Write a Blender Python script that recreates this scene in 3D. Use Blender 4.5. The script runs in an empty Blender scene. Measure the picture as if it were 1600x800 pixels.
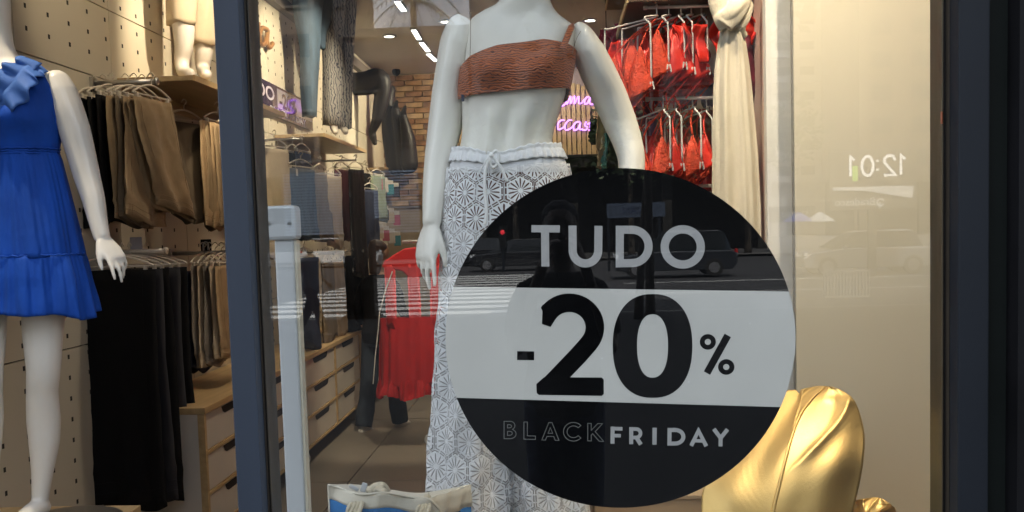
import bpy, math, random
from mathutils import Vector, Matrix, noise
R = math.radians
PI = math.pi
rnd = random.Random(11)
sc = bpy.context.scene
col = sc.collection
# ------------------------------------------------------------------ camera
FPX, PPX, PPY, CZ = 1500.0, 800.0, 461.0, 1.7
eY = Vector((75, 104, 1500)).normalized()
eZ = -Vector((655, -22039, 1500)).normalized()
eZ = (eZ - eY * eZ.dot(eY)).normalized()
eX = eZ.cross(eY)
RW = Vector((eX.x, eY.x, eZ.x)); UW = Vector((eX.y, eY.y, eZ.y)); FW = Vector((eX.z, eY.z, eZ.z))
cd = bpy.data.cameras.new('camera'); cam = bpy.data.objects.new('camera', cd); col.objects.link(cam)
cd.sensor_width = 36.0; cd.lens = FPX / 1600 * 36.0; cd.shift_y = (PPY - 400) / 1600.0
cd.clip_start = 0.02; cd.clip_end = 2000
cam.matrix_world = Matrix(((RW.x, UW.x, -FW.x, 0), (RW.y, UW.y, -FW.y, 0), (RW.z, UW.z, -FW.z, CZ), (0, 0, 0, 1)))
cd.dof.use_dof = True; cd.dof.focus_distance = 2.6; cd.dof.aperture_fstop = 22
sc.camera = cam
CAM = Vector((0, 0, CZ))
def px(u, v, X=None, Y=None, Z=None):
    "point of the place where the sight line through a measured spot meets a plane of the shop"
    d = (u - PPX) * RW + (PPY - v) * UW + FPX * FW
    if Y is not None: t = Y / d.y
    elif X is not None: t = X / d.x
    else: t = (Z - CZ) / d.z
    return CAM + d * t
# ------------------------------------------------------------------ world, sun, exposure
w = bpy.data.worlds.new('World'); sc.world = w; w.use_nodes = True
nt = w.node_tree; bg = nt.nodes['Background']
sky = nt.nodes.new('ShaderNodeTexSky'); sky.sky_type = 'NISHITA'; sky.sun_disc = False
SUN_EL, SUN_AZ = 57.0, 8.0                    # sun stands behind the shop building, a little to the right
sky.sun_elevation = R(SUN_EL); sky.sun_rotation = R(SUN_AZ)
sky.air_density = 1.0; sky.dust_density = 2.0; sky.ozone_density = 1.0
# broken white clouds in the blue
wtc = nt.nodes.new('ShaderNodeTexCoord'); wmp = nt.nodes.new('ShaderNodeMapping'); wmp.inputs['Scale'].default_value = (1, 1, 2.2)
wn = nt.nodes.new('ShaderNodeTexNoise'); wn.inputs['Scale'].default_value = 2.6; wn.inputs['Detail'].default_value = 8; wn.inputs['Roughness'].default_value = .6
wr = nt.nodes.new('ShaderNodeValToRGB'); wr.color_ramp.elements[0].position = .4; wr.color_ramp.elements[1].position = .58
wm = nt.nodes.new('ShaderNodeMix'); wm.data_type = 'RGBA'; wm.inputs[7].default_value = (13, 13.6, 14.6, 1)
nt.links.new(wtc.outputs['Generated'], wmp.inputs[0]); nt.links.new(wmp.outputs[0], wn.inputs['Vector']); nt.links.new(wn.outputs[0], wr.inputs[0])
nt.links.new(wr.outputs[0], wm.inputs[0]); nt.links.new(sky.outputs[0], wm.inputs[6]); nt.links.new(wm.outputs[2], bg.inputs[0]); bg.inputs[1].default_value = 0.13
sl = bpy.data.lights.new('sun', 'SUN'); sl.energy = 5.0; sl.angle = R(0.53); sl.color = (1, .95, .87)
so = bpy.data.objects.new('sun', sl); col.objects.link(so)
sdir = Vector((math.sin(R(SUN_AZ)) * math.cos(R(SUN_EL)), math.cos(R(SUN_AZ)) * math.cos(R(SUN_EL)), math.sin(R(SUN_EL))))
so.rotation_euler = sdir.to_track_quat('Z', 'Y').to_euler(); so.location = (0, 0, 60)
sc.view_settings.view_transform = 'Standard'; sc.view_settings.look = 'None'
sc.view_settings.exposure = 1.22; sc.view_settings.gamma = 1; sc.view_settings.use_curve_mapping = False
sc.cycles.use_denoising = True
sc.cycles.max_bounces = 10; sc.cycles.transparent_max_bounces = 16; sc.cycles.diffuse_bounces = 3; sc.cycles.glossy_bounces = 4
sc.cycles.caustics_reflective = False; sc.cycles.caustics_refractive = False
sc.cycles.sample_clamp_indirect = 6
# ------------------------------------------------------------------ helpers
WL = {}
def V(*a): return Vector(a)
def tag(o, label=None, cat=None, group=None, kind=None):
    if label: o['label'] = label
    if cat: o['category'] = cat
    if group: o['group'] = group
    if kind: o['kind'] = kind
    return o
def thing(name, label, cat, loc=(0, 0, 0), group=None):
    o = bpy.data.objects.new(name, None); o.empty_display_size = .05; col.objects.link(o)
    o.location = loc; WL[o.name] = Vector(loc)
    return tag(o, label, cat, group)
def link(name, me, parent=None, loc=None):
    o = bpy.data.objects.new(name, me); col.objects.link(o)
    if parent is not None:
        o.parent = parent; WL[o.name] = WL.get(parent.name, V(0, 0, 0))
        if loc is not None:
            o.location = Vector(loc) - WL[o.name]
            WL[o.name] = Vector(loc)
    elif loc is not None:
        o.location = loc; WL[o.name] = Vector(loc)
    return o
def share(src, name, parent, loc, rot=None, scale=None):
    "another piece that shares the mesh of src"
    o = src.copy(); o.name = name; col.objects.link(o)
    o.parent = parent; o.location = Vector(loc) - (WL.get(parent.name, V(0, 0, 0)) if parent else V(0, 0, 0)); WL[o.name] = Vector(loc)
    if rot is not None: o.rotation_euler = rot
    if scale is not None: o.scale = scale
    return o
def copy_tree(root, loc, label, rotz=None):
    r = root.copy(); col.objects.link(r); r.location = loc; WL[r.name] = Vector(loc); r['label'] = label
    if rotz is not None: r.rotation_euler = (0, 0, rotz)
    for ch in [c for c in bpy.data.objects if c.parent == root]:
        c = ch.copy(); col.objects.link(c); c.parent = r; c.matrix_parent_inverse = ch.matrix_parent_inverse.copy()
        for g in [x for x in bpy.data.objects if x.parent == ch]:
            d = g.copy(); col.objects.link(d); d.parent = c
    return r
class MB:
    def __init__(s): s.v = []; s.f = []
    def add(s, vs, fs):
        b = len(s.v); s.v += [Vector(p) for p in vs]; s.f += [tuple(i + b for i in f) for f in fs]; return s
    def box(s, x0, y0, z0, x1, y1, z1):
        x0, x1 = sorted((x0, x1)); y0, y1 = sorted((y0, y1)); z0, z1 = sorted((z0, z1))
        return s.add([(x0,y0,z0),(x1,y0,z0),(x1,y1,z0),(x0,y1,z0),(x0,y0,z1),(x1,y0,z1),(x1,y1,z1),(x0,y1,z1)],
                     [(0,3,2,1),(4,5,6,7),(0,1,5,4),(1,2,6,5),(2,3,7,6),(3,0,4,7)])
    def obox(s, c, ax, ay, az):
        "box round c with half vectors"
        c = Vector(c); P = []
        for k in (-1, 1):
            for i, j in ((-1,-1),(1,-1),(1,1),(-1,1)): P.append(c + ax*i + ay*j + az*k)
        return s.add(P, [(0,3,2,1),(4,5,6,7),(0,1,5,4),(1,2,6,5),(2,3,7,6),(3,0,4,7)])
    def loft(s, rings, cap=True, close=True):
        n = len(rings[0]); vs = [p for r in rings for p in r]; fs = []
        for i in range(len(rings) - 1):
            for j in range(n if close else n - 1):
                k = (j + 1) % n
                fs.append((i*n+j, i*n+k, (i+1)*n+k, (i+1)*n+j))
        if cap and close:
            fs.append(tuple(range(n - 1, -1, -1))); b = (len(rings) - 1) * n; fs.append(tuple(range(b, b + n)))
        return s.add(vs, fs)
    def tube(s, pts, r, n=8, cap=True, flat=1.0, ref=None):
        pts = [Vector(p) for p in pts]; m = len(pts)
        if not isinstance(r, (list, tuple)): r = [r] * m
        rings = []; up = Vector(ref) if ref is not None else None
        for i, p in enumerate(pts):
            t = (pts[min(i+1, m-1)] - pts[max(i-1, 0)]).normalized()
            if up is None or abs(up.dot(t)) > .999: up = V(0, 0, 1) if abs(t.z) < .9 else V(1, 0, 0)
            a = (up - t * up.dot(t)).normalized(); b = t.cross(a); up = a
            ri = r[i]; ra, rb = ri if isinstance(ri, tuple) else (ri, ri * flat)
            rings.append([p + a * (ra * math.cos(q*2*PI/n)) + b * (rb * math.sin(q*2*PI/n)) for q in range(n)])
        return s.loft(rings, cap)
    def cyl(s, p, q, r0, r1=None, n=12): return s.tube([p, q], [r0, r0 if r1 is None else r1], n)
    def ball(s, c, rx, ry=None, rz=None, n=12, m=8):
        ry = ry or rx; rz = rz or rx; c = Vector(c); rings = []
        for i in range(m + 1):
            a = -PI/2 + PI * (i + (.02 if i == 0 else -.02 if i == m else 0)) / m
            rings.append([c + V(rx*math.cos(a)*math.cos(2*PI*j/n), ry*math.cos(a)*math.sin(2*PI*j/n), rz*math.sin(a)) for j in range(n)])
        return s.loft(rings)
    def grid(s, fn, nu, nv, closeu=False):
        vs = [fn(i / nu, j / nv) for j in range(nv + 1) for i in range(nu + (0 if closeu else 1))]
        w_ = nu + (0 if closeu else 1); fs = []
        for j in range(nv):
            for i in range(nu):
                k = (i + 1) % w_ if closeu else i + 1
                fs.append((j*w_+i, j*w_+k, (j+1)*w_+k, (j+1)*w_+i))
        return s.add(vs, fs)
    def poly(s, pts): return s.add(pts, [tuple(range(len(pts)))])
    def prism(s, pts, d):
        "closed prism from a planar outline and a depth vector"
        n = len(pts); d = Vector(d); P = [Vector(p) for p in pts]
        return s.add(P + [p + d for p in P], [tuple(range(n - 1, -1, -1)), tuple(range(n, 2*n))] + [(i, (i+1) % n, n + (i+1) % n, n + i) for i in range(n)])
    def mesh(s, name, origin=V(0, 0, 0)):
        me = bpy.data.meshes.new(name); me.from_pydata([p - origin for p in s.v], [], s.f); me.validate(); me.update(); return me
    def build(s, name, mat, parent=None, smooth=False, bevel=0, loc=None, solid=0, sub=0, weld=False):
        org = Vector(loc) if loc is not None else (WL.get(parent.name, V(0, 0, 0)) if parent is not None else V(0, 0, 0))
        me = s.mesh(name, org); me.materials.append(mat)
        o = link(name, me, parent, loc)
        if smooth:
            me.shade_smooth()
        if solid:
            m = o.modifiers.new('solid', 'SOLIDIFY'); m.thickness = solid; m.offset = 0
        if bevel:
            m = o.modifiers.new('bevel', 'BEVEL'); m.width = bevel; m.segments = 2; m.limit_method = 'ANGLE'; m.angle_limit = R(40)
        if sub:
            m = o.modifiers.new('sub', 'SUBSURF'); m.levels = sub; m.render_levels = sub
        return o
def remesh(mb, name, mat, voxel, smooth_it, parent=None):
    "melts overlapping closed shapes into one continuous surface"
    org = WL.get(parent.name, V(0, 0, 0)) if parent is not None else V(0, 0, 0)
    me = mb.mesh(name, org); t = bpy.data.objects.new('melt', me); col.objects.link(t)
    m = t.modifiers.new('r', 'REMESH'); m.mode = 'VOXEL'; m.voxel_size = voxel; m.use_smooth_shade = True
    if smooth_it:
        k = t.modifiers.new('s', 'SMOOTH'); k.iterations = smooth_it; k.factor = .5
    dg = bpy.context.evaluated_depsgraph_get()
    out = bpy.data.meshes.new_from_object(t.evaluated_get(dg)); out.name = name
    bpy.data.objects.remove(t); bpy.data.meshes.remove(me)
    out.materials.clear(); out.materials.append(mat); out.shade_smooth()
    return link(name, out, parent)
def spline(pts, n):
    "Catmull-Rom through pts"
    pts = [Vector(p) for p in pts]; P = [2*pts[0]-pts[1]] + pts + [2*pts[-1]-pts[-2]]; out = []
    for i in range(1, len(P) - 2):
        for k in range(n):
            t = k / n; a, b, c, d = P[i-1], P[i], P[i+1], P[i+2]
            out.append(.5*((2*b) + (c-a)*t + (2*a-5*b+4*c-d)*t*t + (3*b-a-3*c+d)*t**3))
    out.append(pts[-1]); return out
def interp(tab, x):
    "piecewise cosine-smoothed table look-up; tab = sorted rows (x, a, b, ...)"
    if x <= tab[0][0]: return tab[0][1:]
    for p, q in zip(tab, tab[1:]):
        if x <= q[0]:
            t = (x - p[0]) / (q[0] - p[0]); return tuple(a + (b - a) * t for a, b in zip(p[1:], q[1:]))
    return tab[-1][1:]
# ------------------------------------------------------------------ materials
def mat(name, c, rough=.6, metal=0, var=.08, vscale=6, bump=0, bscale=60, spec=.5, sheen=0, coat=0, stretch=(1,1,1), c2=None, emit=0):
    m = bpy.data.materials.new(name); m.use_nodes = True; t = m.node_tree; b = t.nodes['Principled BSDF']
    b.inputs['Roughness'].default_value = rough; b.inputs['Metallic'].default_value = metal
    b.inputs['Specular IOR Level'].default_value = spec
    if sheen: b.inputs['Sheen Weight'].default_value = sheen
    if coat: b.inputs['Coat Weight'].default_value = coat; b.inputs['Coat Roughness'].default_value = .08
    tc = t.nodes.new('ShaderNodeTexCoord'); mp = t.nodes.new('ShaderNodeMapping'); mp.inputs['Scale'].default_value = stretch
    t.links.new(tc.outputs['Object'], mp.inputs[0])
    if emit:
        b.inputs['Emission Color'].default_value = (*c, 1); b.inputs['Emission Strength'].default_value = emit
    n = t.nodes.new('ShaderNodeTexNoise'); n.inputs['Scale'].default_value = vscale; n.inputs['Detail'].default_value = 5
    t.links.new(mp.outputs[0], n.inputs['Vector'])
    r = t.nodes.new('ShaderNodeValToRGB'); r.color_ramp.elements[0].position = .3; r.color_ramp.elements[1].position = .7
    lo = tuple(max(0, x * (1 - var)) for x in c) if c2 is None else c2
    r.color_ramp.elements[0].color = (*lo, 1); r.color_ramp.elements[1].color = (*[min(1, x * (1 + var)) for x in c], 1)
    t.links.new(n.outputs[0], r.inputs[0]); t.links.new(r.outputs[0], b.inputs['Base Color'])
    rr = t.nodes.new('ShaderNodeMapRange'); rr.inputs[3].default_value = max(.02, rough*.85); rr.inputs[4].default_value = min(1, rough*1.15)
    t.links.new(n.outputs[0], rr.inputs[0]); t.links.new(rr.outputs[0], b.inputs['Roughness'])
    if bump:
        n2 = t.nodes.new('ShaderNodeTexNoise'); n2.inputs['Scale'].default_value = bscale; n2.inputs['Detail'].default_value = 4
        t.links.new(mp.outputs[0], n2.inputs['Vector'])
        bp = t.nodes.new('ShaderNodeBump'); bp.inputs['Strength'].default_value = bump; bp.inputs['Distance'].default_value = .01
        t.links.new(n2.outputs[0], bp.inputs['Height']); t.links.new(bp.outputs[0], b.inputs['Normal'])
    return m
def emat(name, c, s):
    m = bpy.data.materials.new(name); m.use_nodes = True; t = m.node_tree; b = t.nodes['Principled BSDF']
    b.inputs['Base Color'].default_value = (*[x*.5 for x in c], 1); b.inputs['Emission Color'].default_value = (*c, 1); b.inputs['Emission Strength'].default_value = s
    return m
def pane_mat(name, f0=.042, tint=(.97, .985, .98)):
    "clear pane: see-through plus Fresnel mirror"
    m = bpy.data.materials.new(name); m.use_nodes = True; t = m.node_tree; t.nodes.remove(t.nodes['Principled BSDF'])
    g = t.nodes.new('ShaderNodeNewGeometry'); d = t.nodes.new('ShaderNodeVectorMath'); d.operation = 'DOT_PRODUCT'
    t.links.new(g.outputs['Normal'], d.inputs[0]); t.links.new(g.outputs['Incoming'], d.inputs[1])
    def mth(op, a, b=None):
        k = t.nodes.new('ShaderNodeMath'); k.operation = op
        for i, x in enumerate((a, b)):
            if x is None: continue
            if isinstance(x, (int, float)): k.inputs[i].default_value = x
            else: t.links.new(x, k.inputs[i])
        return k.outputs[0]
    f = mth('ADD', f0, mth('MULTIPLY', 1 - f0, mth('POWER', mth('SUBTRACT', 1, mth('ABSOLUTE', d.outputs['Value'])), 5)))
    tr = t.nodes.new('ShaderNodeBsdfTransparent'); tr.inputs[0].default_value = (*tint, 1)
    gl = t.nodes.new('ShaderNodeBsdfGlossy'); gl.inputs['Roughness'].default_value = 0.0; gl.inputs[0].default_value = (1, 1, 1, 1)
    mx = t.nodes.new('ShaderNodeMixShader'); t.links.new(f, mx.inputs[0]); t.links.new(tr.outputs[0], mx.inputs[1]); t.links.new(gl.outputs[0], mx.inputs[2])
    df = t.nodes.new('ShaderNodeBsdfDiffuse'); df.inputs[0].default_value = (.6, .6, .58, 1)
    tc = t.nodes.new('ShaderNodeTexCoord'); n1 = t.nodes.new('ShaderNodeTexNoise'); n1.inputs['Scale'].default_value = 3.5; n1.inputs['Detail'].default_value = 9; t.links.new(tc.outputs['Object'], n1.inputs['Vector'])
    m2 = t.nodes.new('ShaderNodeMixShader'); t.links.new(mth('MULTIPLY', mth('POWER', n1.outputs[0], 4), .018), m2.inputs[0]); t.links.new(mx.outputs[0], m2.inputs[1]); t.links.new(df.outputs[0], m2.inputs[2])
    t.links.new(m2.outputs[0], t.nodes['Material Output'].inputs[0])
    return m
def wood_mat(name, c, c2, scale=3, rough=.45, stretch=(1, .08, 1)):
    return mat(name, c, rough, var=.1, vscale=scale * 8, c2=c2, stretch=stretch, bump=.08, bscale=60)
def wave_mat(name, c, c2, scale, distort, rough=.5, sheen=0, dirn='Z', detail=2, bump=.6):
    m = mat(name, c, rough, sheen=sheen); t = m.node_tree; b = t.nodes['Principled BSDF']
    tc = t.nodes.new('ShaderNodeTexCoord'); wv = t.nodes.new('ShaderNodeTexWave'); wv.bands_direction = dirn
    wv.inputs['Scale'].default_value = scale; wv.inputs['Distortion'].default_value = distort; wv.inputs['Detail'].default_value = detail
    wv.inputs['Detail Scale'].default_value = 1.2
    t.links.new(tc.outputs['Object'], wv.inputs[0])
    r = t.nodes.new('ShaderNodeValToRGB'); r.color_ramp.elements[0].color = (*c2, 1); r.color_ramp.elements[1].color = (*c, 1)
    r.color_ramp.elements[0].position = .05; r.color_ramp.elements[1].position = .4
    t.links.new(wv.outputs['Color'], r.inputs[0]); t.links.new(r.outputs[0], b.inputs['Base Color'])
    bp = t.nodes.new('ShaderNodeBump'); bp.inputs['Strength'].default_value = bump; bp.inputs['Distance'].default_value = .006
    t.links.new(wv.outputs['Color'], bp.inputs['Height']); t.links.new(bp.outputs[0], b.inputs['Normal'])
    return m
M = {}
M['mannequin'] = mat('mannequin gloss white', (.74, .71, .64), .36, var=.02, spec=.5, coat=.15)
M['mannequin_warm'] = mat('mannequin satin white', (.66, .6, .54), .42, var=.02)
M['cream'] = mat('cream laminate panel', (.6, .54, .42), .5, var=.03, vscale=2, bump=.02, bscale=300)
M['white_panel'] = mat('white laminate', (.62, .6, .56), .5, var=.03)
M['pink_panel'] = mat('pale pink perforated board', (.55, .39, .32), .6, var=.04)
M['wall'] = mat('cream perforated board', (.56, .5, .39), .55, var=.05, vscale=1.5, bump=.03, bscale=200)
M['dark'] = mat('dark void', (.02, .018, .015), .8)
M['shelf'] = wood_mat('birch shelf', (.42, .31, .18), (.34, .24, .13))
M['birch'] = wood_mat('birch edge', (.55, .39, .2), (.45, .3, .14))
M['drawer'] = mat('grey cream drawer front', (.62, .57, .5), .5, var=.03)
M['floor'] = mat('polished concrete tile', (.2, .175, .145), .38, var=.14, vscale=1.6, bump=.03, bscale=40)
M['joint'] = mat('tile joint', (.06, .05, .045), .8)
M['ceiling'] = mat('painted ceiling', (.55, .5, .45), .8, var=.03)
M['navy'] = mat('navy painted metal', (.024, .032, .047), .5, var=.18, vscale=5, spec=.3, stretch=(1, 1, .15), bump=.04, bscale=90)
M['navy_dark'] = mat('dark navy cladding', (.01, .013, .018), .55, var=.06, spec=.2)
M['bronze'] = mat('dark bronze frame', (.03, .024, .018), .45, var=.08, spec=.4)
M['black'] = mat('matt black', (.008, .008, .009), .7, spec=.2)
M['rubber'] = mat('black gasket', (.006, .006, .006), .6)
M['glass'] = pane_mat('shop pane')
M['vinyl_black'] = mat('black vinyl', (.004, .004, .0045), .5, var=.1, spec=0)
M['white_plastic'] = mat('white plastic', (.48, .49, .5), .35, var=.02)
M['hanger'] = mat('ivory plastic hanger', (.66, .58, .48), .35, var=.04)
M['hanger_white'] = mat('white hanger plastic', (.58, .55, .52), .3, var=.02)
M['steel'] = mat('brushed steel', (.55, .53, .5), .3, 1, var=.05)
M['blue_dress'] = mat('blue cotton voile', (.008, .066, .38), .7, var=.22, vscale=9, bump=.35, bscale=55, sheen=.03, spec=.2, stretch=(1, 1, .45))
M['blue_ruffle_lit'] = mat('lit tone eyelet ruffle', (.04, .13, .42), .7, var=.08, vscale=14, bump=.2, bscale=400)  # dress cloth made paler; the spotlight on the ruffle is in the colour
M['khaki'] = mat('khaki brown cotton', (.33, .225, .12), .8, var=.12, vscale=12, bump=.2, bscale=400, sheen=.1)
M['dark_khaki'] = mat('dark taupe cotton', (.15, .11, .07), .8, var=.1, vscale=12, bump=.2, bscale=400)
M['tan'] = mat('tan cotton', (.42, .28, .15), .8, var=.1, vscale=12, bump=.2, bscale=400)
M['beige_cloth'] = mat('beige cotton', (.5, .4, .28), .85, var=.06, vscale=12, bump=.2, bscale=400)
M['black_cloth'] = mat('black trouser cloth', (.006, .0055, .006), .9, var=.2, vscale=8, bump=.15, bscale=300, spec=.2)
M['navy_cloth'] = mat('navy cloth', (.018, .026, .06), .8, var=.15, vscale=10, bump=.15, bscale=300)
M['grey_cloth'] = mat('grey brown cloth', (.2, .17, .14), .8, var=.1, vscale=10, bump=.15, bscale=300)
M['burgundy'] = mat('burgundy cloth', (.09, .015, .022), .75, var=.15, vscale=10, bump=.15, bscale=300)
M['shiny_black'] = mat('shiny black coated cloth', (.012, .012, .014), .25, var=.2, vscale=10, bump=.3, bscale=40)
M['green_cloth'] = mat('sage cloth', (.22, .26, .18), .8, var=.1)
M['denim'] = mat('blue denim', (.045, .075, .115), .85, var=.25, vscale=25, bump=.2, bscale=500, stretch=(1, 1, .2))
M['red_cloth'] = mat('red jersey', (.46, .008, .012), .7, var=.1, vscale=10, bump=.15, bscale=200, sheen=.1)
M['orange_bikini'] = mat('orange red bikini', (.6, .048, .012), .65, var=.25, vscale=45, bump=.8, bscale=120)
M['scarlet'] = mat('scarlet satin', (.58, .02, .01), .42, var=.1, vscale=20, bump=.25, bscale=80)
M['pink'] = mat('crimson pink lace', (.5, .02, .09), .5, var=.2, vscale=60, bump=.5, bscale=150)
M['wine'] = mat('wine cloth', (.16, .012, .03), .7, var=.2, vscale=20, bump=.2, bscale=150)
M['purple'] = mat('mauve cloth', (.17, .09, .16), .7, var=.2, vscale=20, bump=.2, bscale=150)
M['teal'] = mat('teal lace', (.02, .26, .33), .6, var=.2, vscale=30)
M['linen'] = mat('natural linen', (.62, .55, .43), .85, var=.07, vscale=30, bump=.3, bscale=300, stretch=(1, 1, .3))
M['rust'] = wave_mat('rust crinkled swim cloth', (.42, .105, .027), (.085, .02, .009), 46, 7.5, .42, sheen=.1, bump=.4, detail=1)
M['brown_brief'] = mat('brown swim cloth', (.11, .035, .018), .6)
M['lace'] = mat('white crochet cotton', (.87, .87, .88), .8, var=.05, vscale=60, bump=.5, bscale=500)
M['lining'] = mat('white lining cotton', (.7, .7, .72), .85, var=.05, vscale=30, bump=.15, bscale=300)
M['cord'] = mat('white cotton cord', (.78, .77, .76), .85, var=.05)
M['bag_cream'] = mat('cream canvas', (.62, .57, .47), .85, var=.06, vscale=20, bump=.3, bscale=400)
M['bag_blue'] = mat('blue canvas', (.02, .13, .34), .8, var=.1, vscale=20, bump=.3, bscale=400)
M['rope'] = mat('cotton rope', (.6, .53, .4), .85, var=.12, vscale=40, bump=.5, bscale=120)
M['gold'] = mat('gold painted leaf', (.74, .52, .2), .48, .88, var=.1, vscale=6, bump=.05, bscale=160, c2=(.72, .5, .2))
M['kraft'] = mat('tan plinth paint', (.42, .3, .18), .6, var=.05)
M['skin'] = mat('skin', (.42, .24, .16), .55, var=.06)
M['skin_dark'] = mat('brown skin', (.2, .1, .06), .5, var=.06)
M['hair'] = mat('brown hair', (.07, .035, .02), .5, var=.3, vscale=60, bump=.4, bscale=80, stretch=(1, 1, .2))
M['shoe'] = mat('white sneaker', (.6, .58, .55), .6)
M['stocking'] = mat('black stocking legs', (.009, .006, .005), .5, var=.2, vscale=6, spec=.25)
M['lilac_card'] = mat('printed price card', (.5, .47, .5), .6)
# ================================================================== THE SETTING: shop shell
GY = 2.0                                            # front face of the shop pane
WX, BY, CEIL = -2.35, 13.0, 3.83                    # left wall, back wall, ceiling
def struct(name, mb, m, parent=None, **k):
    o = mb.build(name, m, parent, **k)
    if parent is None: o['kind'] = 'structure'
    return o
# floor: concrete tiles with open joints
fl = struct('shop_floor', MB().box(-2.5, 2.05, -.12, 5, BY, -.012), M['joint'])
for i, x0 in enumerate((-2.7, -1.5, -.3, .9, 2.1, 3.3)):
    for j in range(5):
        y0 = 2.06 + j * 2.2
        MB().box(max(x0, -2.5) + .004, y0 + .004, -.012, x0 + 1.196, min(y0 + 2.196, BY), 0).build('floor_tile', M['floor'], fl, bevel=.002)
# left wall: cream perforated boards with open joints
lw = struct('left_wall', MB().box(WX - .2, 2.06, 0, WX - .018, BY, CEIL), M['dark'])
ys = [2.3 + .915 * k for k in range(-1, 13)]
zs = [.02, 1.198, 2.545, 2.92, CEIL - .01]
for a, b in zip(ys, ys[1:]):
    for c, d in zip(zs, zs[1:]):
        y0 = max(a, 2.07); y1 = min(b, BY - .002)
        if y1 <= y0: continue
        MB().box(WX - .018, y0 + .003, c + .003, WX, y1 - .003, d - .003).build('wall_panel', M['wall'], lw, bevel=.0015)
sm = MB()
k = 0
y = 2.706
while y < 10.5:
    z = .36
    while z < 3.75:
        if all(abs(z - q) > .03 for q in zs) and all(abs(y - q) > .03 for q in ys):
            sm.box(WX - .01, y - .008, z - .0105, WX + .0012, y + .008, z + .0105)
        z += .1
    y += .191
so_ = sm.build('peg_slots', M['dark'], lw); so_['kind'] = 'stuff'
struct('cornice', MB().box(WX, 2.1, 3.62, WX + .07, BY, 3.72), mat('taupe trim', (.16, .13, .11), .6))
struct('ceiling', MB().box(WX - .2, 2.2, CEIL, 5, BY, CEIL + .2), M['ceiling'])
# back wall: masonry core, bricks on the left, lilac plaster on the right
bw = struct('back_wall', MB().box(WX - .2, BY + .03, 0, 5, BY + .3, CEIL + .2), mat('mortar', (.36, .29, .21), .9))
brick_m = [mat('brick %d' % i, c, .85, var=.35, vscale=9, bump=.4, bscale=40) for i, c in enumerate(((.38, .25, .14), (.3, .17, .09), (.46, .33, .2), (.24, .13, .08)))]
brme = [MB().box(-.112, -.03, -.031, .112, .03, .031).mesh('brick') for _ in range(4)]
for q in range(4): brme[q].materials.append(brick_m[q])
nb = 0
for r in range(24):
    z = 3.78 - r * .073
    for c in range(12):
        x = -2.27 + c * .238 + (.119 if r % 2 else 0)
        if x > -.95 or nb >= 296 or x < WX: continue
        if x > -1.0 and c > 8: continue
        o = bpy.data.objects.new('brick', rnd.choice(brme)); col.objects.link(o); o.parent = bw
        o.location = (x, BY + rnd.uniform(-.006, .012), z); o.rotation_euler = (rnd.uniform(-.02, .02), 0, 0); nb += 1
MB().box(-.62, BY - .02, 0, 5, BY + .03, CEIL).build('plaster_panel', mat('lilac grey plaster', (.33, .28, .34), .8, var=.04), bw)
# right partition: pale pink perforated board with racks on it, white end panel, cream window back
pin = struct('right_wall', MB().box(.67, 3.1, 0, .72, BY, CEIL), M['pink_panel'])
sm = MB()
y = 3.16
while y < 5.2:
    z = .5
    while z < 3.6:
        sm.box(.6688, y - .006, z - .014, .68, y + .006, z + .014); z += .1
    y += .19
o = sm.build('peg_slots', M['dark'], pin); o['kind'] = 'stuff'
xw0, xw1, xc1 = px(1199, 300, Y=3.0).x, px(1252, 300, Y=3.0).x, px(1500, 300, Y=2.9).x
t = thing('display_screen', 'tall white end panel beside the linen garment', 'panel', (xw0, 3.0, .6))
MB().box(xw0, 3.0, .6, xw1 + .06, 3.04, CEIL).build('white_sheet', M['white_panel'], t, bevel=.002)
MB().box(xw0 + .002, 3.04, .6, xw0 + .03, 3.09, CEIL).build('side_batten', M['pink_panel'], t)
xc0 = px(1242, 300, Y=2.9).x
t = thing('backdrop_panel', 'plain cream window backdrop panel on the right behind the golden leaf', 'panel', (xc0, 2.9, .6))
MB().box(xc0, 2.9, .6, xc1 + .6, 2.925, CEIL).build('cream_sheet', M['cream'], t, bevel=.002)
MB().box(xc0 - .004, 2.904, .6, xc0 - .0006, 2.921, CEIL).build('edge_strip', mat('grey edge strip', (.2, .19, .17), .5), t)
# window platform inside the pane
struct('window_platform', MB().box(-.62, 2.06, .5, 1.9, 2.99, .6), M['kraft'], bevel=.004)
struct('window_platform_front', MB().box(-.62, 2.07, .005, 1.9, 2.12, .5), M['kraft'])
# ------------------------------------------------------------------ shop front: posts, frame, pane
def X2(u, y=GY, v=400): return px(u, v, Y=y).x
xp0, xp1, xg0, xg1 = X2(352, 1.94), X2(391, 1.94), X2(411), X2(1467.5)
struct('entrance_post', MB().box(xp0, 1.94, 0, xp1, 2.06, 3.56), M['navy'], bevel=.003)
wf = thing('window_frame', 'dark bronze metal frame around the shop window', 'window frame', (xg0, 2.0, .6))
MB().box(xp1 + .001, 1.975, .5, (xp1+xg0)/2 - .0015, 2.05, 3.5).build('frame_stile', M['bronze'], wf, bevel=.002)
MB().box((xp1+xg0)/2 - .0015, 1.985, .5, (xp1+xg0)/2 + .0015, 2.045, 3.5).build('gasket', M['rubber'], wf)
MB().box((xp1+xg0)/2 + .0015, 1.98, .5, xg0, 2.05, 3.5).build('frame_stile', M['bronze'], wf, bevel=.002)
x3 = X2(1470); x4 = X2(1474); x5 = X2(1487, 1.96)
MB().box(xg1, 1.985, .5, x3, 2.05, 3.5).build('frame_stile', mat('olive bronze frame', (.045, .034, .018), .4), wf, bevel=.002)
MB().box(x3, 1.99, .5, x4, 2.045, 3.5).build('gasket', M['rubber'], wf)
MB().box(x4, 1.97, .5, x5, 2.05, 3.5).build('frame_stile', M['bronze'], wf, bevel=.002)
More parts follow.
